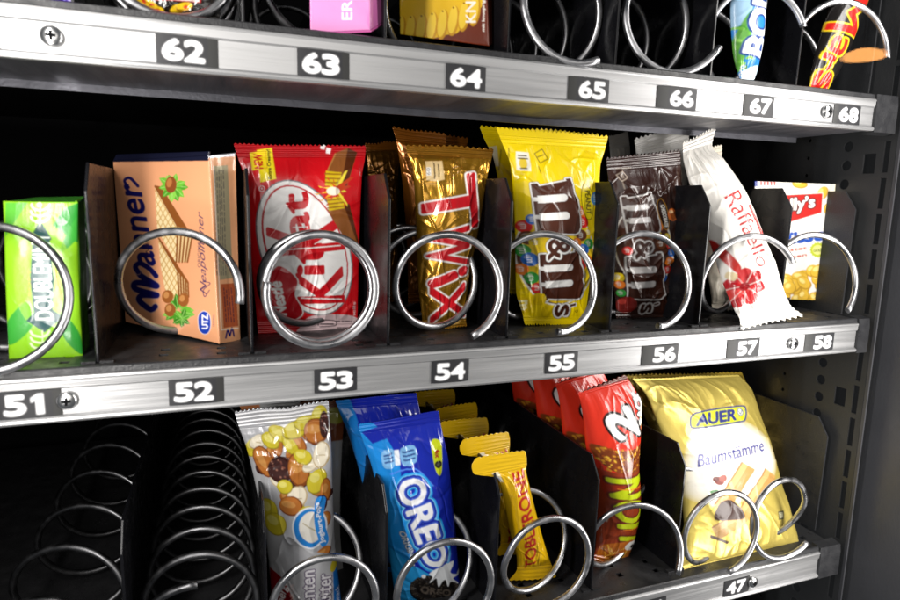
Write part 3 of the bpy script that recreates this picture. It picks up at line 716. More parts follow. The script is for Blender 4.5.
def yellow_art():
    A = Art(470, 112, 620, 338, 'f2d400', k=5).zoom(3.527, 500, 165)
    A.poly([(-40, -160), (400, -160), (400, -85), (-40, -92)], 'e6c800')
    A.ell(184, 318, 134, 176, -8, 'f4f1e6').ell(184, 318, 128, 170, -8, '5a3018').ell(190, 318, 122, 168, -8, 'e8c41c')
    candies(A, [(75, 215, 24), (98, 190, 20), (85, 255, 26), (72, 300, 24), (92, 330, 26), (70, 366, 22), (100, 395, 24), (108, 270, 20), (262, 165, 24), (268, 200, 22), (290, 235, 18), (262, 245, 22), (292, 275, 20), (270, 295, 22), (286, 335, 24), (262, 350, 22), (280, 385, 22), (245, 270, 18), (120, 430, 20)], 3)
    slab_m(A, 102, 66, 246, 240, '4a2416', 14)
    slab_m(A, 126, 312, 268, 470, '4a2416', 14)
    A.text('&', (146, 262), (150, 330), (222, 318), (214, 250), '4a2416', bold=.9, outlines=[(2.2, '1a0f0c'), (1.8, 'efedea')])
    A.text('s', (188, 494), (192, 534), (238, 530), (236, 490), '4a2416', bold=.8, outlines=[(2.1, '1a0f0c'), (1.7, 'efedea')])
    A.line([(246, 494), (256, 490)], 9, '4a2416', smooth=False, outlines=[(1., 'efedea')])
    A.ell(266, 514, 5, 5, 0, '3a2010').ell(266, 514, 3, 3, 0, 'f2d400')
    A.ell(288, 130, 25, 64, -6, '3a2a08').ell(288, 130, 22.5, 61, -6, 'f4dd10').down('PEANUT', 278, 90, 82, 19, '2a2008', lean=6, bold=.25)
    A.ell(322, 118, 21, 23, 0, '4f9fe0').ell(316, 108, 8, 6, 0, 'cfe6fa', alpha=.8).text('m', (312, 114), (313, 130), (326, 129), (325, 113), 'e8f2fc', bold=.1)
    A.ell(78, 494, 34, 30, 10, 'e2c000').text('m', (62, 478), (62, 512), (92, 508), (92, 476), 'f4ecb8', bold=.5).ell(128, 470, 26, 22, 0, 'e2c000').ell(160, 515, 20, 26, 0, 'd9b800', alpha=.6)
    A.poly([(52, -48), (98, -44), (100, 22), (54, 18)], 'efeadb').ell(76, -6, 14, 20, 0, 'e0c23a').fuzz([((60, -34), (92, -32)), ((60, -24), (92, -22)), ((66, 12), (90, 12))], '4a3a1a', 5, 5, 5, .9, 9)
    A.line([(118, -40), (146, -56), (162, -22), (134, -6), (118, -40)], 3, '6a5410', smooth=False).fuzz([((128, -28), (150, -36))], '6a5410', 4, 3, 3, .9, 6)
    A.fuzz([((20, -40), (20, 20)), ((30, -60), (30, 20)), ((126, 5), (132, 30))], '6a5410', 3.5, 6, 3, .8, 7)
    return A
YB = [(496, 127, 609, 134, 46, 46, .3), (501, 140, 606, 146, 47, 47, 2), (511, 168, 600, 168, 48, 47, 9), (515, 230, 598, 230, 49, 47, 12), (516, 290, 595, 290, 49, 47, 10), (523, 316, 595, 318, 49, 47, 4), (525, 325, 597, 327, 49, 47, .3)]
g = good('candy_bag', 555, 325, 48, 'bright yellow peanut candy bag at the front of its slot behind the coil', 'candy bag')
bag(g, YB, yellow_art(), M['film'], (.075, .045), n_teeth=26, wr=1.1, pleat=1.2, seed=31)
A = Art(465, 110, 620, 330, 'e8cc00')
A.poly([(484, 148), (496, 146), (498, 166), (488, 168)], 'd8d0b0').fuzz([((500, 150), (498, 170))], '5a4a12', 1, 4, 4, .8, 3)
g = good('candy_bag', 545, 310, 95, 'second yellow candy bag peeping out behind the front yellow one', 'candy bag')
bag(g, [(479, 125, 600, 133, 92, 92, .3), (484, 138, 596, 142, 92, 92, 3), (494, 160, 590, 165, 92, 92, 8), (505, 230, 590, 230, 92, 92, 10), (510, 295, 590, 295, 92, 92, .3)], A, M['film'], (.075, .05), n_teeth=26, wr=.8, seed=33)

A = Art(600, 135, 700, 330, '30150c', k=5).zoom(3.527, 605, 165)
A.ell(120, 290, 92, 150, -8, 'e6e2da').ell(118, 290, 87, 145, -8, '46210f')
candies(A, [(160, 195, 18), (150, 240, 16), (165, 275, 18), (200, 280, 16), (205, 305, 15), (198, 335, 17), (200, 365, 16), (185, 395, 16), (160, 215, 15), (60, 300, 16), (40, 395, 18), (45, 420, 16), (50, 450, 14), (190, 250, 13)], 8)
slab_m(A, 52, 112, 152, 236, '3a1c12', 12, 'c9c5c4')
slab_m(A, 62, 322, 180, 470, '3a1c12', 14, 'c9c5c4')
A.text('&', (84, 268), (86, 328), (138, 318), (132, 260), '3a1c12', bold=.8, outlines=[(1.8, '120a08'), (1.5, 'c9c5c4')])
A.text('s', (118, 492), (120, 522), (158, 518), (156, 488), '3a1c12', bold=.7, outlines=[(1.6, 'c9c5c4')])
A.line([(168, 490), (178, 486)], 7, '3a1c12', smooth=False, outlines=[(.9, 'c9c5c4')])
A.ell(180, 172, 19, 56, -10, 'b8862c').ell(180, 172, 16.5, 53, -10, '2c140c').down('CHOCOLATE', 172, 140, 76, 14, 'f0ece4', lean=10, bold=.15)
A.ell(216, 174, 20, 22, 0, 'e8721c').ell(210, 164, 8, 6, 0, 'fbd9a8', alpha=.8).poly([(206, 172), (232, 160), (234, 186), (214, 196)], '6a3516', alpha=.8)
A.ell(70, 492, 34, 30, 0, '7a1a14').ell(56, 480, 12, 10, 0, 'b83a30')
A.line([(36, 36), (58, 22), (72, 44), (50, 58), (36, 36)], 2.5, 'c9b8a8', smooth=False).text('m', (46, 36), (52, 48), (62, 44), (56, 32), 'c9b8a8')
A.fuzz([((52, 62), (56, 84)), ((40, 12), (90, 10))], 'a89888', 3, 4, 3, .7, 5)
g = good('candy_bag', 645, 318, 56, 'dark brown chocolate candy bag with crimped top at the front of its slot', 'candy bag')
bag(g, [(606, 157, 680, 148, 56, 56, .3), (607, 168, 681, 162, 56, 56, 2), (609, 190, 682, 186, 56, 56, 8), (612, 240, 679, 240, 57, 56, 11), (614, 290, 674, 290, 57, 56, 9), (616, 312, 675, 314, 57, 56, 3), (616, 319, 676, 320, 57, 56, .3)], A, M['film'], (.09, .04), n_teeth=20, wr=1.5, pleat=1.4, seed=41)
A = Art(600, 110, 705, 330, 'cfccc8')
for k, (rows, lb) in enumerate((([(634, 139, 690, 121, 85, 85, .3), (636, 152, 689, 138, 85, 85, 2), (640, 180, 688, 176, 85, 85, 8), (640, 240, 680, 240, 85, 85, 9), (640, 300, 680, 300, 85, 85, .3)], 'pale grey wrapper end standing behind the dark brown candy bag'),
                                 ([(609, 136, 628, 130, 120, 120, .3), (610, 150, 630, 146, 120, 120, 2), (612, 200, 632, 198, 120, 120, 6), (618, 240, 636, 240, 120, 120, 6), (620, 290, 640, 290, 120, 120, .3)], 'grey wrapper end between the yellow bag and the brown bag, farther back'))):
    g = good('wrapped_bar', rows[-1][0] + 20, 298, rows[0][4], lb, 'wrapped sweet')
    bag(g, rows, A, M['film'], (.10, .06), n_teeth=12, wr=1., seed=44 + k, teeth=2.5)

# --- leaning white bar ------------------------------------------------------
A = Art(670, 115, 815, 340, 'efebe4', k=5).zoom(3.5294, 690, 170)
A.text('Raffaello', (86, 112), (204, 362), (246, 346), (146, 80), 'b81c22', bold=.0)
A.poly([(176, 138), (190, 132), (246, 246), (226, 252)], 'c8141c').text('CONFETTERIA', (182, 142), (232, 250), (240, 246), (190, 138), 'f0dcd8', bold=.0)
A.poly([(66, 250), (84, 262), (150, 352), (140, 372), (80, 290)], 'c02820', smooth=True)
for a in range(7):
    t = a * .9; A.ell(172 + 30 * math.cos(t), 425 + 36 * math.sin(t), 30, 22, math.degrees(t), ['b81420', 'cc2428', 'a81018', 'd63a36'][a % 4])
for a in range(7):
    t = a * .9 + .45; A.line([(172 + 10 * math.cos(t), 425 + 12 * math.sin(t)), (172 + 62 * math.cos(t), 425 + 66 * math.sin(t))], 3, 'f0dcd4', smooth=False, alpha=.7)
A.ell(170, 424, 14, 14, 0, '8e0c14').poly([(120, 366), (146, 380), (140, 400), (118, 384)], 'e3cfa4', smooth=True)
g = good('wrapped_bar', 768, 326, 2, 'white wrapped coconut bar with red lettering leaning out over the rail', 'wrapped sweet')
bag(g, [(683, 141, 717, 124, 58, 56, .3), (683, 155, 712, 146, 56, 54, 3), (687, 174, 724, 160, 52, 48, 9), (696, 203, 744, 190, 44, 40, 13), (712, 248, 760, 228, 32, 28, 15), (724, 285, 774, 262, 20, 17, 15), (735, 311, 787, 299, 8, 7, 9), (740, 320, 791, 306, 5, 4, 3), (741, 331, 806, 317, -3, -3, .3)], A, M['film'], (.075, .075), n_teeth=11, wr=.9, pleat=1.6, seed=51, teeth=4, cross=2.0, full=.35)
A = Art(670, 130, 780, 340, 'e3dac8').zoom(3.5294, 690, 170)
A.poly([(60, 260), (90, 300), (130, 380), (90, 370)], 'b04030', smooth=True)
g = good('wrapped_bar', 735, 312, 62, 'cream coloured wrapped bar in the shade behind the leaning white one', 'wrapped sweet')
bag(g, [(690, 150, 722, 144, 66, 66, .3), (692, 165, 722, 160, 66, 66, 3), (700, 200, 736, 200, 64, 64, 9), (705, 260, 745, 260, 62, 62, 10), (712, 305, 750, 303, 60, 60, 4), (712, 312, 752, 310, 60, 60, .3)], A, M['film'], (.07, .05), n_teeth=11, seed=53)

# --- nut carton ---------------------------------------------------------------
A = Art(745, 170, 850, 310, 'ece9e2', k=6).zoom(3.5294, 690, 170)
A.poly([(222, 36), (238, 36), (238, 58), (222, 58)], '23358a').poly([(238, 40), (310, 42), (310, 54), (238, 52)], 'e9e4e0')
for x in range(248, 306, 12): A.poly([(x, 40), (x + 6, 40), (x + 6, 54), (x, 54)], 'c02a2a')
def nut(x, y, rx, ry, a): A.ell(x, y, rx, ry, a, 'b98a1c').ell(x - 1, y - 2, rx * .9, ry * .86, a, 'e0b53a').ell(x - rx * .25, y - ry * .35, rx * .45, ry * .35, a, 'f3dc84')
for q in ((388, 50, 28, 15, 5), (468, 82, 26, 18, -60), (492, 140, 20, 24, -30), (480, 345, 18, 24, 10), (250, 330, 20, 20, 0), (470, 300, 12, 16, 0)): nut(*q)
A.poly([(300, 90), (468, 82), (464, 150), (345, 186), (300, 190)], 'c9241e', outlines=[(.7, 'f3efe8')])
A.text('Jolly’s', (300, 166), (438, 142), (440, 90), (300, 108), 'f7f3ee', bold=.7, outlines=[(1.1, '5a1410')])
A.text('Nüsse', (285, 268), (470, 246), (474, 206), (285, 228), '1e4fae', bold=1.0, shear=.15)
A.text('geröstet', (280, 300), (412, 282), (412, 270), (280, 288), 'c0482c', bold=.2).text('gesalzen', (280, 326), (412, 306), (412, 294), (280, 314), 'c0482c', bold=.2)
for i in range(16): A.poly([(452 + 27 * math.cos(i * .3927 - .12), 282 + 25 * math.sin(i * .3927 - .12)), (452 + 31 * math.cos(i * .3927), 282 + 29 * math.sin(i * .3927)), (452 + 27 * math.cos(i * .3927 + .12), 282 + 25 * math.sin(i * .3927 + .12))], 'a9b81c')
A.ell(452, 282, 27, 25, 0, 'b7c32a').ell(452, 282, 19, 17, 0, 'e2e088').text('GOLD', (436, 290), (468, 286), (468, 275), (436, 279), '6a7a10', bold=.1)
for i in range(26): 
    r_ = random.Random(i + 60); nut(r_.uniform(318, 485), r_.uniform(345, 462), r_.uniform(22, 32), r_.uniform(18, 24), r_.uniform(-60, 60))
A.poly([(496, 40), (530, 40), (500, 480), (470, 480)], 'e2d9b4', alpha=.5)
g = good('nut_carton', 800, 300, 60, 'white carton of roasted nuts with red banner, last slot on the right', 'nut carton')
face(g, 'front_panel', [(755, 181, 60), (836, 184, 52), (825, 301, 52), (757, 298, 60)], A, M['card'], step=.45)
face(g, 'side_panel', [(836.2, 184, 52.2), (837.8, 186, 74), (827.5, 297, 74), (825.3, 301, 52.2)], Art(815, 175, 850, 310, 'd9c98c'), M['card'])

# ================================ lower shelf ================================
# --- silver nut bar ----------------------------------------------------------
A = Art(225, 392, 350, 665, 'e2e2e6', .5, k=5).zoom(2.5, 220, 360)
def grape(x, y, rx, ry, a, c='c9b92e'): A.ell(x, y, rx, ry, a, '8c7c1c').ell(x - .5, y - 1, rx * .93, ry * .92, a, c).ell(x - rx * .25, y - ry * .3, rx * .5, ry * .4, a, 'e6de7e', alpha=.7)
def almond(x, y, rx, ry, a): A.ell(x, y, rx, ry, a, '7a3f16').ell(x - 1, y - 1, rx * .9, ry * .86, a, 'b06a2c').ell(x - rx * .2, y - ry * .2, rx * .6, ry * .35, a, 'cf9450', alpha=.8)
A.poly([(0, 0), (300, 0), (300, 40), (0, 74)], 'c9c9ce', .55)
nuts = [(80, 215, 14, 22, 30, 0), (95, 200, 13, 20, 60, 3), (125, 195, 20, 14, 30, 0), (150, 180, 26, 13, 20, 0), (175, 205, 22, 12, 50, 0), (190, 170, 30, 15, -20, 0), (215, 155, 26, 14, -10, 0), (248, 140, 16, 22, 20, 0), (240, 175, 26, 24, 0, 1), (260, 160, 10, 26, 0, 2), (110, 245, 32, 20, 60, 1), (150, 260, 26, 26, 0, 2), (195, 260, 22, 34, -10, 1), (225, 250, 12, 20, 60, 3), (205, 230, 20, 14, 20, 0), (252, 230, 18, 26, 10, 3), (240, 290, 20, 26, 30, 0), (262, 315, 12, 24, 0, 1), (190, 325, 24, 20, -50, 3), (160, 300, 16, 14, 0, 0), (175, 345, 24, 20, 10, 1), (250, 345, 14, 18, 0, 2), (120, 365, 20, 26, 0, 0), (138, 395, 22, 24, 20, 0), (262, 385, 12, 16, 0, 1), (215, 360, 18, 12, 0, 0)]
nuts = [(x + rnd.uniform(-6, 6), y + rnd.uniform(8, 30), rx * .9, ry * .9, a + 70, (k + 1) % 4) for x, y, rx, ry, a, k in nuts if y < 340 and x > 95] + [(x, y, rx * 1.22, ry * 1.22, a, k) for x, y, rx, ry, a, k in nuts]
for x, y, rx, ry, a, k in nuts:
    if k == 0: grape(x, y, rx, ry, a)
    elif k == 1: almond(x, y, rx, ry, a)
    elif k == 2:
        A.ell(x, y, rx, ry, a, '3c1f1c')
        for i in range(14): A.ell(x + rnd.uniform(-.7, .7) * rx, y + rnd.uniform(-.7, .7) * ry, 2.4, 2, 0, rnd.choice(['7c4a3c', '5a2c28', '9a6a58']))
    else: A.ell(x, y, rx, ry, a, 'b8a27c').ell(x - 1, y - 1, rx * .88, ry * .88, a, 'e9dfc8').line([(x - rx * .3, y), (x + rx * .4, y + 2)], 2, 'b09a70', smooth=False)
A.ell(222, 398, 44, 50, -10, 'e9eef4').ell(222, 398, 40, 46, -10, '1f7fd0').ell(226, 396, 31, 37, -10, 'e6e2d8').line([(205, 385), (240, 410)], 3, 'b9ae90')
A.poly([(238, 330), (262, 334), (256, 380), (270, 436), (252, 448), (236, 405), (232, 365)], '2a8be0', smooth=True)
A.up('Joghurt-Pops', 262, 440, 100, 15, 'f4f8fc', lean=-14, bold=.2)
almond(252, 466, 26, 15, -25)
A.poly([(195, 440), (200, 620), (400, 620), (300, 470), (270, 470)], 'dcdce0', .3)
A.up('denten', 234, 612, 108, 34, 'ece9ee', bold=.5, outlines=[(1.0, '5b4a6a')]).up('butter', 276, 610, 92, 36, 'ece9ee', bold=.5, outlines=[(1.0, '5b4a6a')])
A.poly([(124, 512), (160, 530), (190, 600), (190, 700), (124, 700)], '7c1018').up('Seeberger', 160, 640, 120, 26, 'e6e0e0', lean=16, shear=.3, bold=.2).up('GENUSS', 182, 610, 70, 8, 'd8b0a8')
A.poly([(280, 506), (300, 500), (306, 640), (284, 640)], '1f6fc0').up('Snack', 298, 600, 40, 11, 'e9f0fa')
A.ell(284, 504, 10, 16, 20, 'c9b92e')
g = good('nut_bar', 312, 640, 68, 'silver foil nut bar printed with grapes and almonds on the lower shelf', 'nut bar', 'silver nut bars')
SB = [(234, 410, 328.5, 401, 52, 50, .3), (238, 424, 329, 414, 53, 51, 2), (246, 446, 331, 440, 55, 53, 8), (257, 492, 333, 488, 58, 56, 11), (266, 540, 335, 540, 62, 60, 11), (272, 600, 341, 598, 67, 65, 10), (276, 640, 346, 636, 70, 68, 4), (277, 652, 347, 648, 71, 69, .3)]
bag(g, SB, A, M['gloss'], (.075, .05), n_teeth=22, wr=1.2, pleat=1.1, seed=61)
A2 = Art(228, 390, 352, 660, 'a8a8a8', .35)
A2.poly([(300, 395), (352, 395), (352, 440), (300, 440)], '6a3a20').ell(335, 415, 12, 8, 0, '8a8a30').poly([(235, 398), (260, 398), (260, 412), (235, 412)], 'a4643c')
g = good('nut_bar', 320, 600, 110, 'second silver nut bar hidden behind the front one, only its edges showing', 'nut bar')
bag(g, [(238, 404, 346, 398, 96, 96, .3), (246, 418, 345, 412, 96, 96, 4), (262, 450, 342, 450, 98, 98, 8), (276, 520, 340, 520, 102, 102, 9), (284, 600, 346, 600, 108, 108, .3)], A2, M['gloss'], (.07, .05), n_teeth=22, seed=63)

# --- blue biscuit packets ------------------------------------------------------
A = Art(325, 385, 475, 665, '1629a8', k=5).zoom(3.7556, 380, 440)
A.poly([(-80, -60), (-20, -60), (60, 60), (70, 200), (110, 380), (60, 420), (20, 330), (-40, 100)], '1a86d8', smooth=True)
A.poly([(-60, 200), (30, 180), (75, 330), (130, 480), (310, 560), (330, 760), (0, 760)], '1c8fe0', smooth=True)
A.poly([(20, 420), (110, 440), (280, 560), (300, 760), (40, 760)], '2aa6ee', smooth=True)
A.line([(30, 110), (120, 92), (185, 150)], 5, '4f86e8')
quad = dict(bl=(48, 150), br=(164, 452), tr=(238, 424), tl=(142, 112))
A.text('OREO', **quad, col='1d2fb0', bold=1.4, outlines=[(5.2, '1b9be8'), (3.6, '7fd0f8'), (2.8, '1424a0')])
A.text('OREO', **quad, col='f4f5f8', bold=1.0, outlines=[(1.6, '3a5ac8')])
A.text('ORIGINAL', (58, 318), (112, 440), (132, 428), (78, 312), 'dfe9f4', bold=.15, outlines=[(.5, '16305a')])
A.poly([(195, -8), (226, 8), (222, 108), (200, 104), (184, 20)], 'c8d41c', smooth=True).down('6x', 198, 28, 26, 20, 'b01c20', bold=.4).ell(210, 78, 15, 13, 0, '1c1a14').ell(210, 78, 9, 7, 0, '4a4838')
A.poly([(2, 40), (44, 28), (46, 82), (8, 90)], '7db4e4', smooth=True).poly([(48, 30), (66, 28), (68, 78), (50, 82)], 'e8edf4').poly([(72, 26), (122, 12), (128, 66), (78, 80)], '7db4e4', smooth=True)
A.fuzz([((10, 50), (42, 42)), ((10, 60), (42, 54)), ((12, 72), (42, 66)), ((78, 36), (118, 26)), ((80, 48), (122, 40)), ((82, 62), (122, 54))], '1c3c80', 6, 6, 7, .9, 12)
A.ell(196, 540, 98, 60, 8, '0c0b0c').ell(196, 534, 96, 56, 8, '241e1c')
for i in range(40):
    t = 2 * math.pi * i / 40; A.line([(196 + 82 * math.cos(t), 534 + 47 * math.sin(t) + 9 * math.cos(t)), (196 + 93 * math.cos(t), 534 + 53 * math.sin(t) + 10 * math.cos(t))], 4, '4e463e', smooth=False)
A.ell(196, 534, 72, 40, 8, '191412').text('OREO', (140, 545), (250, 560), (252, 535), (142, 520), '5a5048', bold=.3)
for i in range(26): A.ell(196 + rnd.uniform(-60, 60), 536 + rnd.uniform(-30, 30), 4, 2.4, rnd.uniform(0, 180), '4a423a', alpha=.8)
A.poly([(170, 470), (215, 440), (262, 430), (250, 470), (285, 488), (262, 496), (285, 520), (250, 505), (240, 520), (228, 492), (205, 520), (196, 488), (172, 505), (182, 482)], 'f0f3f6', smooth=True).ell(288, 482, 9, 8, 0, 'eef2f6').ell(150, 482, 8, 7, 0, 'eef2f6')
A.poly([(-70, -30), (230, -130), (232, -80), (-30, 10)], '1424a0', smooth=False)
g = good('biscuit_packet', 430, 640, 52, 'front blue biscuit packet with white lettering and milk splash', 'biscuit packet')
OB = [(357, 423, 439, 411, 42, 42, .5), (360, 432, 440, 420, 42, 42, 2), (372, 468, 448, 458, 44, 44, 9), (384, 520, 454, 516, 47, 47, 11), (394, 590, 461, 590, 52, 52, 11), (400, 634, 466, 634, 55, 55, 5), (402, 645, 468, 645, 56, 56, .5)]
bag(g, OB, A, M['gloss'], (.045, .05), n_teeth=40, teeth=.6, wr=1.1, pleat=1.3, seed=71, cross=4)
A = Art(325, 385, 475, 660, '16259c').zoom(1, 0, 0)
A.poly([(330, 390), (350, 400), (372, 480), (395, 600), (360, 600)], '1a78c8', smooth=True)
g = good('biscuit_packet', 400, 600, 92, 'second blue biscuit packet behind, only its folded top showing', 'biscuit packet')
bag(g, [(335, 400, 416, 393, 80, 80, .5), (338, 408, 418, 402, 80, 80, 3), (350, 440, 426, 440, 82, 82, 10), (366, 500, 434, 500, 86, 86, 11), (380, 600, 446, 600, 92, 92, .5)], A, M['gloss'], (.045, .05), n_teeth=40, teeth=.6, wr=1.2, seed=73, cross=4)

# --- small yellow bars, one behind the other -----------------------------------
A = Art(460, 440, 570, 600, 'd9ac0e', k=6).zoom(2.5, 420, 360)
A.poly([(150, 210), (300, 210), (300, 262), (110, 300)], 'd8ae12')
A.text('TOBLERONE', (286, 506), (256, 272), (228, 282), (262, 520), 'b01a1a', bold=.55)
A.fuzz([((205, 232), (225, 228)), ((236, 228), (256, 226))], '3a3010', 4, 3, 4, .9, 7)
A.poly([(180, 284), (196, 280), (206, 302), (198, 304)], 'e9e2c8').fuzz([((185, 286), (200, 300))], '3a5a9a', 3, 2, 3, .9, 5)
TB = 'small yellow chocolate bars queued in one slot'
g0 = good('chocolate_bar', 530, 580, 48, 'front small yellow chocolate bar with a flared crimped top', 'chocolate bar', TB)
bag(g0, [(477, 457, 525, 450, 21, 25, .4), (472, 467, 527, 459, 20, 25, 1.2), (474, 474, 527, 464, 20, 25, 1.), (497, 478, 526, 470, 23, 25, 4), (502, 492, 530, 488, 26, 27, 8), (510, 532, 540, 528, 32, 32, 9), (517, 562, 549, 558, 36, 35, 7), (517, 569, 552, 566, 37, 35, 2), (508, 582, 557, 578, 39, 34, .4)], A, M['gloss'], (.17, .10), n_teeth=9, teeth=1.2, wr=.7, pleat=.8, seed=81, crimp=.15)
for k, (dx, dy, dz, rz, lb) in enumerate(((0, 34, 2.5, 4, 'second small yellow bar, directly behind the front one'), (1, 70, 1.5, -3, 'third small yellow bar, in the middle of the queue'), (3, 112, 2, 7, 'fourth small yellow bar in the dim back of the slot'), (4, 158, 0, -3, 'rearmost small yellow bar, deep under the middle shelf'))):
    copy_tree(g0, dx, dy, dz, lb, rz)

# --- red two-pack bars -----------------------------------------------------------
A = Art(565, 362, 655, 580, 'd6301c', k=5).zoom(2.8556, 560, 370)
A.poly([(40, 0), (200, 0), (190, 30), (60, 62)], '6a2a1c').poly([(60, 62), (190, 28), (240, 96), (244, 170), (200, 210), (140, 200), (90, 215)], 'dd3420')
A.poly([(80, 205), (140, 210), (200, 205), (250, 170), (250, 260), (180, 285), (100, 250)], '7c3a18', smooth=True)
for i in range(110): A.ell(rnd.uniform(90, 225), rnd.uniform(205, 268), rnd.uniform(2, 5), rnd.uniform(1.5, 3.5), rnd.uniform(0, 180), rnd.choice(['c98a24', 'e3b23a', '5a2410', '9a4a18', 'b8722a']))
A.poly([(90, 270), (250, 275), (250, 620), (80, 620)], '8c3416')
A.poly([(100, 250), (130, 300), (250, 285), (250, 345), (120, 345)], '9a2c14', smooth=True)
A.text('LION', (226, 478), (222, 288), (112, 292), (156, 470), 'b9c814', bold=1.1, outlines=[(2.0, '6a2412')])
A.line([(138, 318), (215, 318)], 3, 'd9741c').line([(160, 440), (215, 438)], 3, 'd9741c')
A.text('2', (212, 172), (182, 100), (104, 120), (142, 182), 'f2f0ee', bold=1.5, outlines=[(2.5, '1c1412')])
A.up('PACK', 236, 146, 84, 22, 'f2f0ee', lean=-10, bold=.7, outlines=[(1.4, '1c1412')])
A.poly([(110, 500), (160, 480), (215, 478), (215, 530), (170, 570), (110, 570)], 'b8641a', smooth=True)
for i in range(16): A.line([(rnd.uniform(110, 215), rnd.uniform(485, 520)), (rnd.uniform(115, 190), rnd.uniform(530, 570))], 3, rnd.choice(['e09a2c', '7a3412', 'c0601a', 'e8b444']), smooth=False)
A.poly([(180, 488), (208, 476), (214, 492), (196, 508), (178, 504)], 'e9e6e0', smooth=True).poly([(192, 496), (200, 488), (206, 498), (196, 503)], '2c1c18')
A.fuzz([((120, 420), (124, 390))], 'd8c8b8', 3, 3, 3, .8, 6)
LB = 'red two-pack bars queued in one slot'
g1 = good('chocolate_bar', 612, 568, 45, 'front red two-pack bar with a big white 2 and lime lettering', 'chocolate bar', LB)
bag(g1, [(577, 392, 625, 374, 34, 34, .5), (580, 400, 634, 388, 35, 35, 5), (583, 416, 642, 404, 36, 36, 10), (586, 446, 641, 426, 38, 38, 13), (592, 474, 638, 462, 41, 41, 15), (597, 505, 640, 500, 43, 43, 15), (596, 540, 635, 538, 45, 45, 12), (594, 556, 626, 562, 46, 46, 5), (592, 562, 621, 570, 46, 46, .5)], A, M['film'], (.03, .05), n_teeth=10, wr=.6, pleat=.5, seed=91, creases=16)
for k, (dx, dy, dz, rz, lb) in enumerate(((-2, 36, -2, 4, 'second red two-pack bar, half hidden behind the front one'), (-4, 76, 0, 2, 'third red two-pack bar, farther back in the shade'), (-4, 120, 0, -3, 'rearmost red two-pack bar, barely lit'))):
    copy_tree(g1, dx, dy, dz, lb, rz)

# --- golden wafer bags ---------------------------------------------------------
A = Art(625, 365, 810, 585, 'd6c060', .5, k=5).zoom(2.5, 620, 360)
PN = np.array([(172, 190), (250, 158), (325, 192), (360, 255), (318, 325), (232, 352), (172, 335), (158, 290)], float); pc = PN.mean(0)
for k_ in np.linspace(1.16, .84, 9): A.poly(pc + (PN - pc) * k_, 'f0eee9', smooth=True, alpha=.24)
A.poly([(160, 140), (185, 128), (285, 114), (300, 124), (296, 150), (275, 158), (175, 172), (156, 166)], '27307a', smooth=True).poly([(164, 142), (187, 132), (283, 118), (296, 126), (292, 148), (273, 154), (175, 168), (160, 162)], 'd5dc22', smooth=True)
A.text('AUER', (172, 165), (270, 150), (270, 124), (172, 138), '27307a', bold=.7, shear=.1)
A.ell(283, 131, 9, 10, 0, '27307a').ell(283, 131, 7, 8, 0, 'e9ecd8').line([(279, 128), (284, 136), (288, 127)], 2, '27307a')
A.text('Feinste Waffelspezialitäten', (198, 191), (284, 176), (284, 169), (198, 184), '8c8a78').text('seit 1920', (232, 194), (258, 190), (258, 184), (232, 188), '8c8a78')
A.text('Baumstämme', (174, 270), (338, 228), (336, 198), (172, 238), '2a2f86', bold=.12)
A.line([(190, 276), (260, 244), (345, 238)], 1.3, 'a8a8b8').text('Classic', (252, 266), (286, 258), (285, 246), (250, 253), '7c6a9a', bold=.05)
def stick(p, w, seed):
    a, b = np.array(p[0], float), np.array(p[1], float); d = (b - a) / np.linalg.norm(b - a); n = np.array([-d[1], d[0]])
    A.poly([a + n * w, b + n * w, b - n * w, a - n * w], 'a8763c').poly([a + n * w * .94, b + n * w * .94, b - n * w * .8, a - n * w * .8], 'd7a863')
    for t in np.linspace(-.7, .85, 9): A.line([a + n * w * t, b + n * w * t], 1.5, 'a9783e' if int(t * 20) % 2 else 'e6c088', smooth=False)
stick([(230, 372), (292, 266)], 19, 1); stick([(270, 412), (352, 282)], 19, 2); stick([(222, 436), (268, 406)], 20, 3)
A.poly([(218, 400), (226, 362), (250, 352), (276, 372), (288, 396), (262, 402)], '3c2018', smooth=True).poly([(212, 438), (262, 456), (258, 462), (212, 446)], '4a2a18')
A.ell(222, 304, 14, 10, 20, '8a4a44').ell(232, 298, 10, 9, -20, 'a8645a').ell(214, 300, 8, 7, 0, '6a3430').poly([(200, 330), (218, 326), (226, 334), (210, 338)], '3a7a3a', smooth=True)
A.poly([(375, 380), (392, 378), (394, 398), (378, 402)], '3a3826').poly([(378, 383), (389, 382), (391, 395), (381, 397)], 'e4dfb8').up('UTZ', 388, 396, 12, 7, '3a3826')
g2 = good('wafer_bag', 740, 560, 15, 'large golden wafer bag leaning back across two coils on the lower shelf', 'wafer bag')
AB = [(632, 378, 738, 374, 84, 84, .6), (646, 395, 752, 390, 78, 78, 6), (656, 420, 760, 414, 70, 70, 10), (668, 452, 770, 442, 60, 60, 12), (680, 492, 780, 480, 45, 45, 13), (684, 525, 790, 510, 32, 32, 12), (684, 552, 796, 532, 21, 22, 8), (682, 574, 799, 543, 12, 15, .6)]
bag(g2, AB, A, M['foil'], (.02, .02), n_teeth=30, teeth=1., wr=1.0, pleat=1.2, seed=101, cross=4, full=.3)
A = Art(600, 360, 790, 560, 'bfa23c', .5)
g = good('wafer_bag', 730, 500, 70, 'second golden wafer bag in the shade behind the large front one', 'wafer bag')
bag(g, [(622, 374, 742, 372, 118, 118, .6), (632, 392, 746, 384, 114, 114, 8), (650, 430, 756, 424, 108, 108, 14), (664, 480, 766, 470, 100, 100, 14), (668, 515, 770, 500, 92, 92, .6)], A, M['gloss'], (.03, .03), n_teeth=30, wr=1.6, pleat=1.5, seed=103, cross=4)

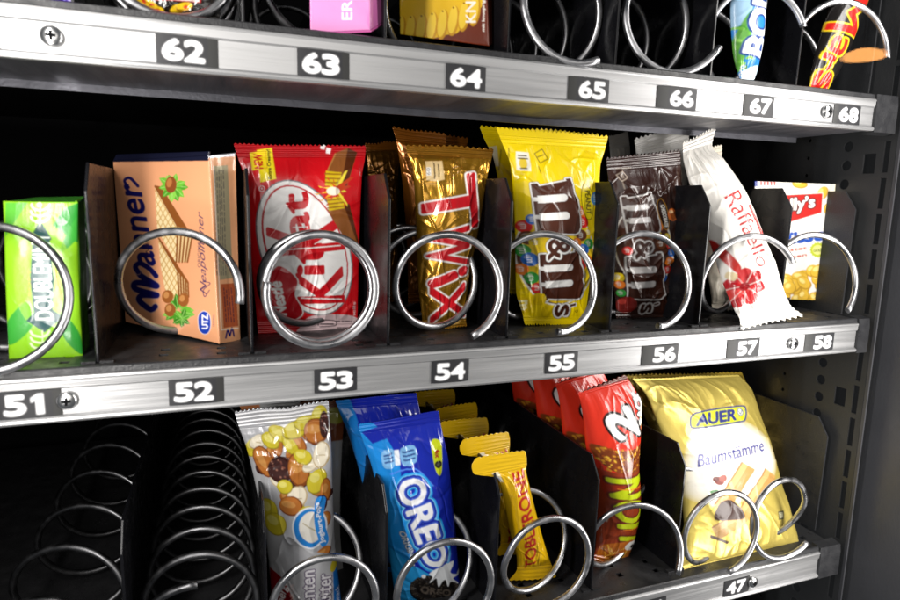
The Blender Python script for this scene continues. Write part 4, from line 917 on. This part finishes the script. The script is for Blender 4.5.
# ================================ upper shelf ================================
A = Art(-15, -70, 90, 20, '4a1ea0').zoom(1, 0, 0)
A.poly([(-15, -10), (90, -14), (90, -8), (-15, -4)], '6a3cc4')
g = good('chocolate_packet', 35, 10, 26, 'shiny purple packet at the upper left edge, mostly cut off by the frame', 'chocolate packet')
bag(g, [(-14, -70, 74, -72, 26, 22, .3), (-13, -60, 75, -62, 26, 22, 3), (-12, -20, 76, -22, 28, 22, 8), (-10, 2, 77, 0, 29, 22, 6), (-8, 11, 76, 10, 29, 22, .3)], A, M['gloss'], (.08, .08), wr=1.1, seed=111)
A = Art(105, -70, 235, 24, '17120f').zoom(3, 0, 0)
A.poly([(462, -60), (606, -60), (604, 14), (466, 6)], 'c4161c').poly([(470, -2), (600, 6), (600, 12), (470, 4)], 'e8d8d0').poly([(470, -60), (600, -60), (598, -2), (474, -8)], 'd11c22')
for x, y, a in ((455, 20, 30), (470, 34, 10), (535, 32, -20), (555, 26, -10), (430, 8, 40)): A.ell(x, y, 26, 12, a, '9a6a10').ell(x, y - 2, 24, 10, a, 'e0b81c').ell(x + 4, y, 8, 5, a, 'c8401c')
g = good('snack_bag', 175, 18, 40, 'dark snack bag with red label and yellow pieces inside an upper coil', 'snack bag')
bag(g, [(122, -70, 222, -66, 22, 20, .3), (123, -60, 222, -56, 22, 20, 3), (126, -20, 222, -16, 22, 20, 8), (128, 8, 220, 14, 22, 20, 6), (129, 19, 219, 25, 22, 20, .3)], A, M['gloss'], (.08, .08), wr=1.1, seed=113)

A = Art(300, -80, 400, 45, 'dd84c0', k=5).zoom(3, 300, 0)
A.up('ERDBEER', 156, 58, 220, 30, 'f2e6f0', bold=.15).poly([(30, 98), (215, 110), (240, 100), (240, 112), (120, 116), (30, 106)], 'b83a86')
A.poly([(232, 0), (262, 0), (262, 8), (236, 8)], 'd6d34a')
g = good('chocolate_carton', 340, 35, 8, 'pink chocolate carton with white lettering on the upper shelf', 'chocolate carton')
face(g, 'front_panel', [(309, -78, 10), (369, -75, 8), (370.5, 30, 8), (310.5, 33, 10)], A, M['gloss'], soft=.4)
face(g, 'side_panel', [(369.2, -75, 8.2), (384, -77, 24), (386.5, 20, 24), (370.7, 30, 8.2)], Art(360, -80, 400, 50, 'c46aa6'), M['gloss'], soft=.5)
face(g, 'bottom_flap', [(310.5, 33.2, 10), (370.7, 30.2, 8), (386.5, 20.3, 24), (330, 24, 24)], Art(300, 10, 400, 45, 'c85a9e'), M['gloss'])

A = Art(390, -80, 510, 55, '6a2a16', k=5).zoom(3, 300, 0)
A.poly([(285, -240), (600, -240), (545, 20), (470, 100), (430, 105), (360, 128), (290, 118)], 'e2b41c')
for i in range(8):
    x = 300 + i * 32; y = 112 - i * i * 1.2
    A.ell(x, y - 20, 17, 46, 8, 'c48c14').ell(x - 2, y - 24, 13, 42, 8, 'ecc63a').ell(x, y - 60, 3, 3, 0, '8a5c10')
A.zoom(5.625, 360, 0).up('KNUSPER', 652, 126, 380, 58, 'f6f1e8', bold=.25).up('mit knusprigem Keks', 706, 176, 300, 20, 'f0e8dc', bold=.12)
A.poly([(525, 215), (735, 260), (735, 270), (525, 240)], '7a3018')
g = good('biscuit_carton', 460, 46, 30, 'brown and yellow biscuit carton with white lettering on the upper shelf', 'biscuit carton')
face(g, 'front_panel', [(398, -78, 58), (485, -72, 33), (489.5, 46, 31), (400, 34, 58)], A, M['gloss'], soft=.3)
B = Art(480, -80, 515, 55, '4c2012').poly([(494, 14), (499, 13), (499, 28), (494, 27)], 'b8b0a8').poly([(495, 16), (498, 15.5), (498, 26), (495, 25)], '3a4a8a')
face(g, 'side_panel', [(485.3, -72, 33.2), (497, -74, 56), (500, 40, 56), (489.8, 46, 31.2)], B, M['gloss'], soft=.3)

A = Art(720, -80, 775, 92, '2a86d4', k=6).zoom(3, 600, 0)
A.poly([(390, -200), (470, -200), (430, 40), (400, 90), (390, 90)], 'bfe0f2', alpha=.7)
A.poly([(395, 130), (415, 60), (440, 40), (430, 120), (415, 215), (400, 200)], '5aa03a', smooth=True).poly([(425, 215), (470, 200), (460, 250), (430, 250)], 'd9ecf4', smooth=True)
for i in range(20): A.ell(rnd.uniform(398, 440), rnd.uniform(80, 220), 7, 4, rnd.uniform(0, 180), rnd.choice(['3f8a2a', '6fb83f', '8fcf5a']))
A.text('BOUNTY', (484, 176), (520, -240), (466, -244), (416, 160), 'f3f6fa', bold=1.2, outlines=[(2.0, '1c3f8a')])
A.up('COCO', 428, 238, 40, 12, 'eef4f0', bold=.1)
g = good('chocolate_bar', 746, 82, 15, 'blue coconut chocolate bar standing inside an upper coil', 'chocolate bar')
bag(g, [(734, -76, 770, -72, 24, 24, 6), (732, -20, 768, -16, 22, 22, 8), (731, 10, 765, 12, 21, 21, 9), (733, 50, 762, 46, 19, 19, 9), (738, 74, 757, 72, 18, 18, 5), (742, 83, 753, 82, 17, 17, .5)], A, M['film'], (0, .03), wr=.4, creases=6, seed=121, names=('top_seal', 'wrapper', 'bottom_seal'))
A = Art(795, -80, 880, 105, '120d0b', k=6).zoom(5, 750, 0)
for t_, q_, b_ in (('M', ((425, -25), (368, 150), (488, 192), (556, 18)), 1.0), ('a', ((390, 185), (352, 280), (415, 312), (450, 215)), .6), ('r', ((352, 270), (322, 345), (362, 362), (396, 302)), 1.0), ('s', ((322, 358), (304, 445), (376, 468), (394, 372)), 1.1)):
    A.text(t_, *q_, 'c81c14', bold=b_, outlines=[(1.5, 'e8c81c')])
g = good('chocolate_bar', 818, 92, 14, 'black chocolate bar with red yellow-edged lettering, last of the upper shelf', 'chocolate bar')
bag(g, [(858, -78, 893, -66, 26, 26, 6), (845, -36, 878, -22, 23, 23, 8), (832, 0, 863, 12, 20, 20, 9), (821, 34, 850, 46, 18, 18, 9), (813, 64, 838, 74, 16, 16, 8), (810, 84, 828, 90, 15, 15, 4), (811, 91, 824, 95, 15, 15, .5)], A, M['film'], (0, .03), wr=.3, seed=123, creases=5)
# ------------------------------------------------------------------ light and camera
w = bpy.data.worlds.new('World'); scn.world = w; w.use_nodes = True
w.node_tree.nodes['Background'].inputs[0].default_value = (.9, .95, 1, 1); w.node_tree.nodes['Background'].inputs[1].default_value = .12
def strip(name, x, y, z0, z1, tx, ty, power, width=40., col=(1, .97, .93)):
    l = bpy.data.lights.new(name, 'AREA'); l.shape = 'RECTANGLE'; l.size = width * S; l.size_y = (z1 - z0) * S; l.energy = power; l.color = col
    o = bpy.data.objects.new(name, l); COL.objects.link(o)
    d = np.array([tx - x, ty - y, 0.]); d /= np.linalg.norm(d)
    zx = -d; yx = np.array([0, 0, 1.]); xx = np.cross(yx, zx)
    from mathutils import Matrix
    m = Matrix(((xx[0], yx[0], zx[0], x * S), (xx[1], yx[1], zx[1], y * S), (xx[2], yx[2], zx[2], (z0 + z1) / 2 * S), (0, 0, 0, 1)))
    o.matrix_world = m; return o
strip('light_tube', -95, -205, -70, 400, 180, 30, 2.1)
strip('light_tube', 560, -150, -260, 400, 330, 30, 2.6, 70.)
l = bpy.data.lights.new('fill_light', 'AREA'); l.shape = 'DISK'; l.size = .7; l.energy = 2.4; l.color = (1, .96, .9)  # soft front fill added to brighten the packs, no visible lamp
o = bpy.data.objects.new('fill_light', l); COL.objects.link(o); o.location = (.06, -1.05, .30); o.rotation_euler = (math.radians(78), 0, math.radians(-8))
cam = bpy.data.cameras.new('camera'); co = bpy.data.objects.new('camera', cam); COL.objects.link(co); scn.camera = co
from mathutils import Matrix
co.matrix_world = Matrix(((RIGHT[0], UP[0], -FWD[0], CAM[0] * S), (RIGHT[1], UP[1], -FWD[1], CAM[1] * S), (RIGHT[2], UP[2], -FWD[2], CAM[2] * S), (0, 0, 0, 1)))
cam.sensor_width = 36; cam.lens = FPX / 900 * 36; cam.clip_start = .01; cam.clip_end = 50
cam.dof.use_dof = True; cam.dof.focus_distance = .47; cam.dof.aperture_fstop = 9
vs = scn.view_settings; vs.view_transform = 'Standard'; vs.look = 'None'; vs.gamma = 1; vs.exposure = 0.0

if PANE:
    m = bpy.data.materials.new('clear glass'); m.use_nodes = True; nt = m.node_tree
    for n in list(nt.nodes): nt.nodes.remove(n)
    out = nt.nodes.new('ShaderNodeOutputMaterial'); mx = nt.nodes.new('ShaderNodeMixShader'); tr = nt.nodes.new('ShaderNodeBsdfTransparent'); gl = nt.nodes.new('ShaderNodeBsdfGlossy'); fr_ = nt.nodes.new('ShaderNodeFresnel')
    gl.inputs['Roughness'].default_value = 0.; mx.inputs[0].default_value = .05; nt.nodes.remove(fr_)
    nt.links.new(tr.outputs[0], mx.inputs[1]); nt.links.new(gl.outputs[0], mx.inputs[2]); nt.links.new(mx.outputs[0], out.inputs[0])
    gp.data.materials.append(m)

# the lamp of the room whose reflection hangs in the door glass
lamp = thing('pendant_lamp', (1288, -1087, 408), 'orange pendant lamp hanging in the room, seen mirrored in the door glass', 'lamp')
ml = bpy.data.materials.new('lit lamp shade'); ml.use_nodes = True
bs = ml.node_tree.nodes['Principled BSDF']; bs.inputs['Base Color'].default_value = (.8, .35, .08, 1); bs.inputs['Emission Color'].default_value = (1, .42, .12, 1); bs.inputs['Emission Strength'].default_value = 14
lv = []; lf = []
for (zz, rr) in ((402, 37), (405, 39), (411, 36), (418, 20), (422, 5)):
    lv += [(1288 + rr * math.cos(a), -1087 + rr * math.sin(a), zz) for a in np.linspace(0, 2 * math.pi, 28, False)]
for k in range(4): lf += [(k * 28 + i, k * 28 + (i + 1) % 28, (k + 1) * 28 + (i + 1) % 28, (k + 1) * 28 + i) for i in range(28)]
lf.append(tuple(range(28))[::-1])
mesh_obj('lamp_shade', lv, lf, ml, lamp, True)
MB().box(1287, 1289, -1088, -1086, 430, 760).build('cord', M['black'], lamp)
